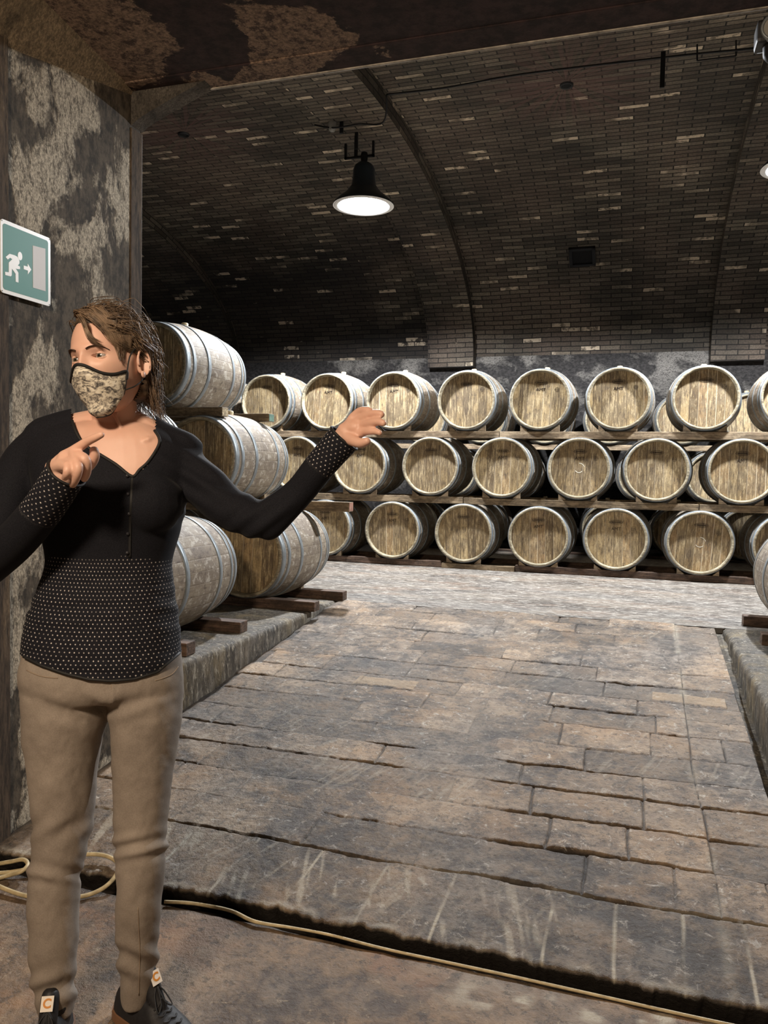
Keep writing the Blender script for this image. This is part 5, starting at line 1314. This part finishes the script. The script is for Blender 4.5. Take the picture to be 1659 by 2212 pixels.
# ---------------- jeans
PEL = [(58, 386, 1395, DB, .120), (50, 391, 1440, DB, .128), (50, 392, 1478, DB, .122), (56, 388, 1502, DB, .100)]
me, co = fused([loft(PEL, 48, 2.2), loft([(a - 1, b + 1, y, D, h + .002) for a, b, y, D, h in LEG_A], 36, 2.1), loft([(a - 1, b + 1, y, D, h + .002) for a, b, y, D, h in LEG_B], 36, 2.1)], 0.0045, 24)
px, py = px_of(co); nrm = np.empty(len(co) * 3); me.vertices.foreach_get('normal', nrm); nrm = nrm.reshape(-1, 3)
g = lambda v, c, s: np.exp(-((v - c) / s) ** 2)
right = px > 235
fo = np.where(right, 0.0055 * np.sin((py + (px - 300) * .25) / 6.2) * g(py, 1830, 26) + 0.006 * np.sin((py - (px - 300) * .45) / 9) * g(py, 2075, 42),
              0.004 * np.sin((py - (px - 120) * .3) / 7.5) * g(py, 1888, 24) + 0.0055 * np.sin((py + (px - 120) * .35) / 9) * g(py, 2130, 40) + .004 * np.sin((py + (px - 160) * .8) / 11) * g(py, 1790, 30))
fo += 0.0045 * np.sin((py + np.abs(px - 237) * .42) / 8.5) * g(py, 1530, 28) * g(px, 237, 95)
fo += 0.004 * (fbm(px / 34, py / 46, 9, 3) - .5) * 2
seam = 0.0022 * g(np.abs(px - 244), 0, 3) * (py < 1520)
me.vertices.foreach_set('co', (co + nrm * (fo + seam)[:, None]).ravel())
jn = me_obj('jeans', me, M['denim'], body); jn['label'] = 'taupe slim jeans'
jb_ = BVHTree.FromPolygons([Vector(v) for v in co + nrm * fo[:, None]], [tuple(p.vertices) for p in me.polygons])
def on_jeans(x, y):
    d = ray(x, y); d = d / np.linalg.norm(d); h = jb_.ray_cast(Vector(CC), Vector(d)); return np.array(h[0]) - d * .0002 if h[0] else None
M['stitch'] = simple('seam_stitch', (0.26, 0.20, 0.145), 0.8)
for L in ([(58, 1448), (75, 1456), (95, 1462), (125, 1465)], [(300, 2150), (301, 2100), (302, 2060), (300, 2010), (298, 1960)], [(385, 1440), (372, 1456), (350, 1466), (335, 1470)], [(240, 1478), (243, 1500), (241, 1520)]):
    P = [on_jeans(*q) for q in smooth_path(L, 5)]; P = [p for p in P if p is not None]
    v, f = tube_geo(P, [.0013] * len(P), 6); mesh_obj('seam', v, f, M['stitch'], jn, True)

# ---------------- shoes
M['shoe'] = simple('black_canvas', (0.012, 0.012, 0.014), 0.6, 0, 60, 0.3, 0.2)
M['gum'] = simple('brown_sole', (0.20, 0.10, 0.05), 0.6)
M['lace'] = simple('black_lace', (0.02, 0.02, 0.022), 0.7)
M['tag_white'] = simple('shoe_tag', (0.80, 0.74, 0.66), 0.5)
M['tag_orange'] = simple('tag_letter', (0.62, 0.24, 0.03), 0.5)
def shoe(anx, any_, D, angdeg, label):
    A0 = U(anx, any_, D); A0 = np.array([A0[0], A0[1], ZLOW + 0.004])
    an = math.radians(angdeg); d = BHV * math.cos(an) + RHV * math.sin(an); s = np.cross(ZV, d)
    def W(l, w_, h): return A0 + d * l + s * w_ + ZV * h
    L0 = -.075; LEN = .262
    ts_ = [0, .04, .12, .25, .38, .5, .62, .75, .87, .95, 1.0]
    wd = [.012, .026, .034, .036, .038, .042, .046, .047, .041, .030, .012]; tp = [.050, .072, .082, .084, .096, .088, .070, .056, .047, .040, .028]
    V, F = [], []; n = 24
    for t, w_, h in zip(ts_, wd, tp):
        for k in range(n):
            a = 2 * PI * k / n; cc = math.cos(a); ss = math.sin(a)
            zz = .014 + (h - .014) * max(0, ss) ** .75 if ss > 0 else .014 - .004 * -ss
            ww = w_ * (math.copysign(abs(cc) ** .75, cc)) * (1 - .28 * max(0, ss) * (t < .6))
            V.append(W(L0 + LEN * t, ww, zz))
    for i in range(len(ts_) - 1):
        for k in range(n): F.append((i * n + k, i * n + (k + 1) % n, (i + 1) * n + (k + 1) % n, (i + 1) * n + k))
    F.append(tuple(range(n))[::-1]); F.append(tuple((len(ts_) - 1) * n + k for k in range(n)))
    collar_ = limb([W(-.012, 0, .05), W(-.004, 0, .085), W(.004, 0, .108)], [.034, .037, .036], 20, 4, False)
    tongue = limb([W(.075, 0, .070), W(.052, 0, .100), W(.036, 0, .138)], [.018, .021, .020], 14, 4)
    m_, co_ = fused([(V, F), collar_, tongue], .003, 3)
    sh = me_obj('shoe', m_, M['shoe'], body); sh['label'] = label
    sv, sf_ = [], []; m2 = 40; outl = []
    for k in range(m2):
        a = 2 * PI * k / m2; t = .5 - .5 * math.cos(a); w_ = np.interp(t, ts_, wd) + .003; outl.append((L0 - .003 + (LEN + .006) * t, w_ * (1 if math.sin(a) > 0 else -1) * (1 if .001 < t < .999 else 0)))
    for h in (0.0, .022):
        for l, w_ in outl: sv.append(W(l, w_, h))
    sf_ = [tuple(range(m2))[::-1], tuple(range(m2, 2 * m2))] + [(k, (k + 1) % m2, m2 + (k + 1) % m2, m2 + k) for k in range(m2)]
    so_ = mesh_obj('sole', sv, sf_, M['gum'], sh); so_['label'] = 'brown rubber sole'
    shb = BVHTree.FromPolygons([Vector(v) for v in co_], [tuple(p.vertices) for p in m_.polygons])
    def top(l, w_):
        h = shb.ray_cast(Vector(W(l, w_, .3)), Vector((0, 0, -1))); return np.array(h[0]) + ZV * .001 if h[0] else W(l, w_, .07)
    for i in range(5):
        l = .062 + i * .017
        P = [top(l, -.020), top(l + .006, -.010), top(l + .002, 0), top(l + .006, .010), top(l, .020)]
        v, f = tube_geo(smooth_path(P, 3), [(.0026, .0018)] * 13, 6); mesh_obj('lace', v, f, M['lace'], sh, True)
    for sg_ in (-1, 1):
        c = top(.066, 0); v, f = tube_geo(smooth_path([c, top(.074, sg_ * .014) + ZV * .010, top(.095, sg_ * .022) + ZV * .008, top(.088, sg_ * .006) + ZV * .004, c], 4), [.0018] * 17, 6); mesh_obj('lace_bow', v, f, M['lace'], sh, True)
    # white tag with a letter on the tongue
    tc = W(.0585, 0, .120); up = (W(.040, 0, .128) - W(.058, 0, .098)); up /= np.linalg.norm(up); sd = s; nr_ = np.cross(sd, up); 
    if nr_ @ d < 0: nr_ = -nr_
    tc = W(.043, 0, .126) + nr_ * .0225
    a_, b2 = .0135, .0155
    V = [tc + sd * x + up * y + nr_ * z for z in (0, -.002) for x, y in ((-a_, -b2), (a_, -b2), (a_, b2), (-a_, b2))]
    tg = mesh_obj('tongue_tag', V, [(0, 1, 2, 3), (7, 6, 5, 4), (0, 4, 5, 1), (1, 5, 6, 2), (2, 6, 7, 3), (3, 7, 4, 0)], M['tag_white'], sh); tg['label'] = 'white tongue tag with orange letter'
    lt = text_mesh('lettering', 'C', 0.026, M['tag_orange'], 0.0003, 0.0008)
    sdv = -sd if sd @ RHV < 0 else sd
    mm = Matrix(((sdv[0], up[0], nr_[0], 0), (sdv[1], up[1], nr_[1], 0), (sdv[2], up[2], nr_[2], 0), (0, 0, 0, 1)))
    lt.data.transform(Matrix.Translation(tc + nr_ * .0006) @ mm); lt.parent = tg
    return sh
shoe(300, 2150, 1.925, 56, 'black canvas sneaker pointing right')
shoe(118, 2190, 1.85, 8, 'black canvas sneaker cut by the lower edge')
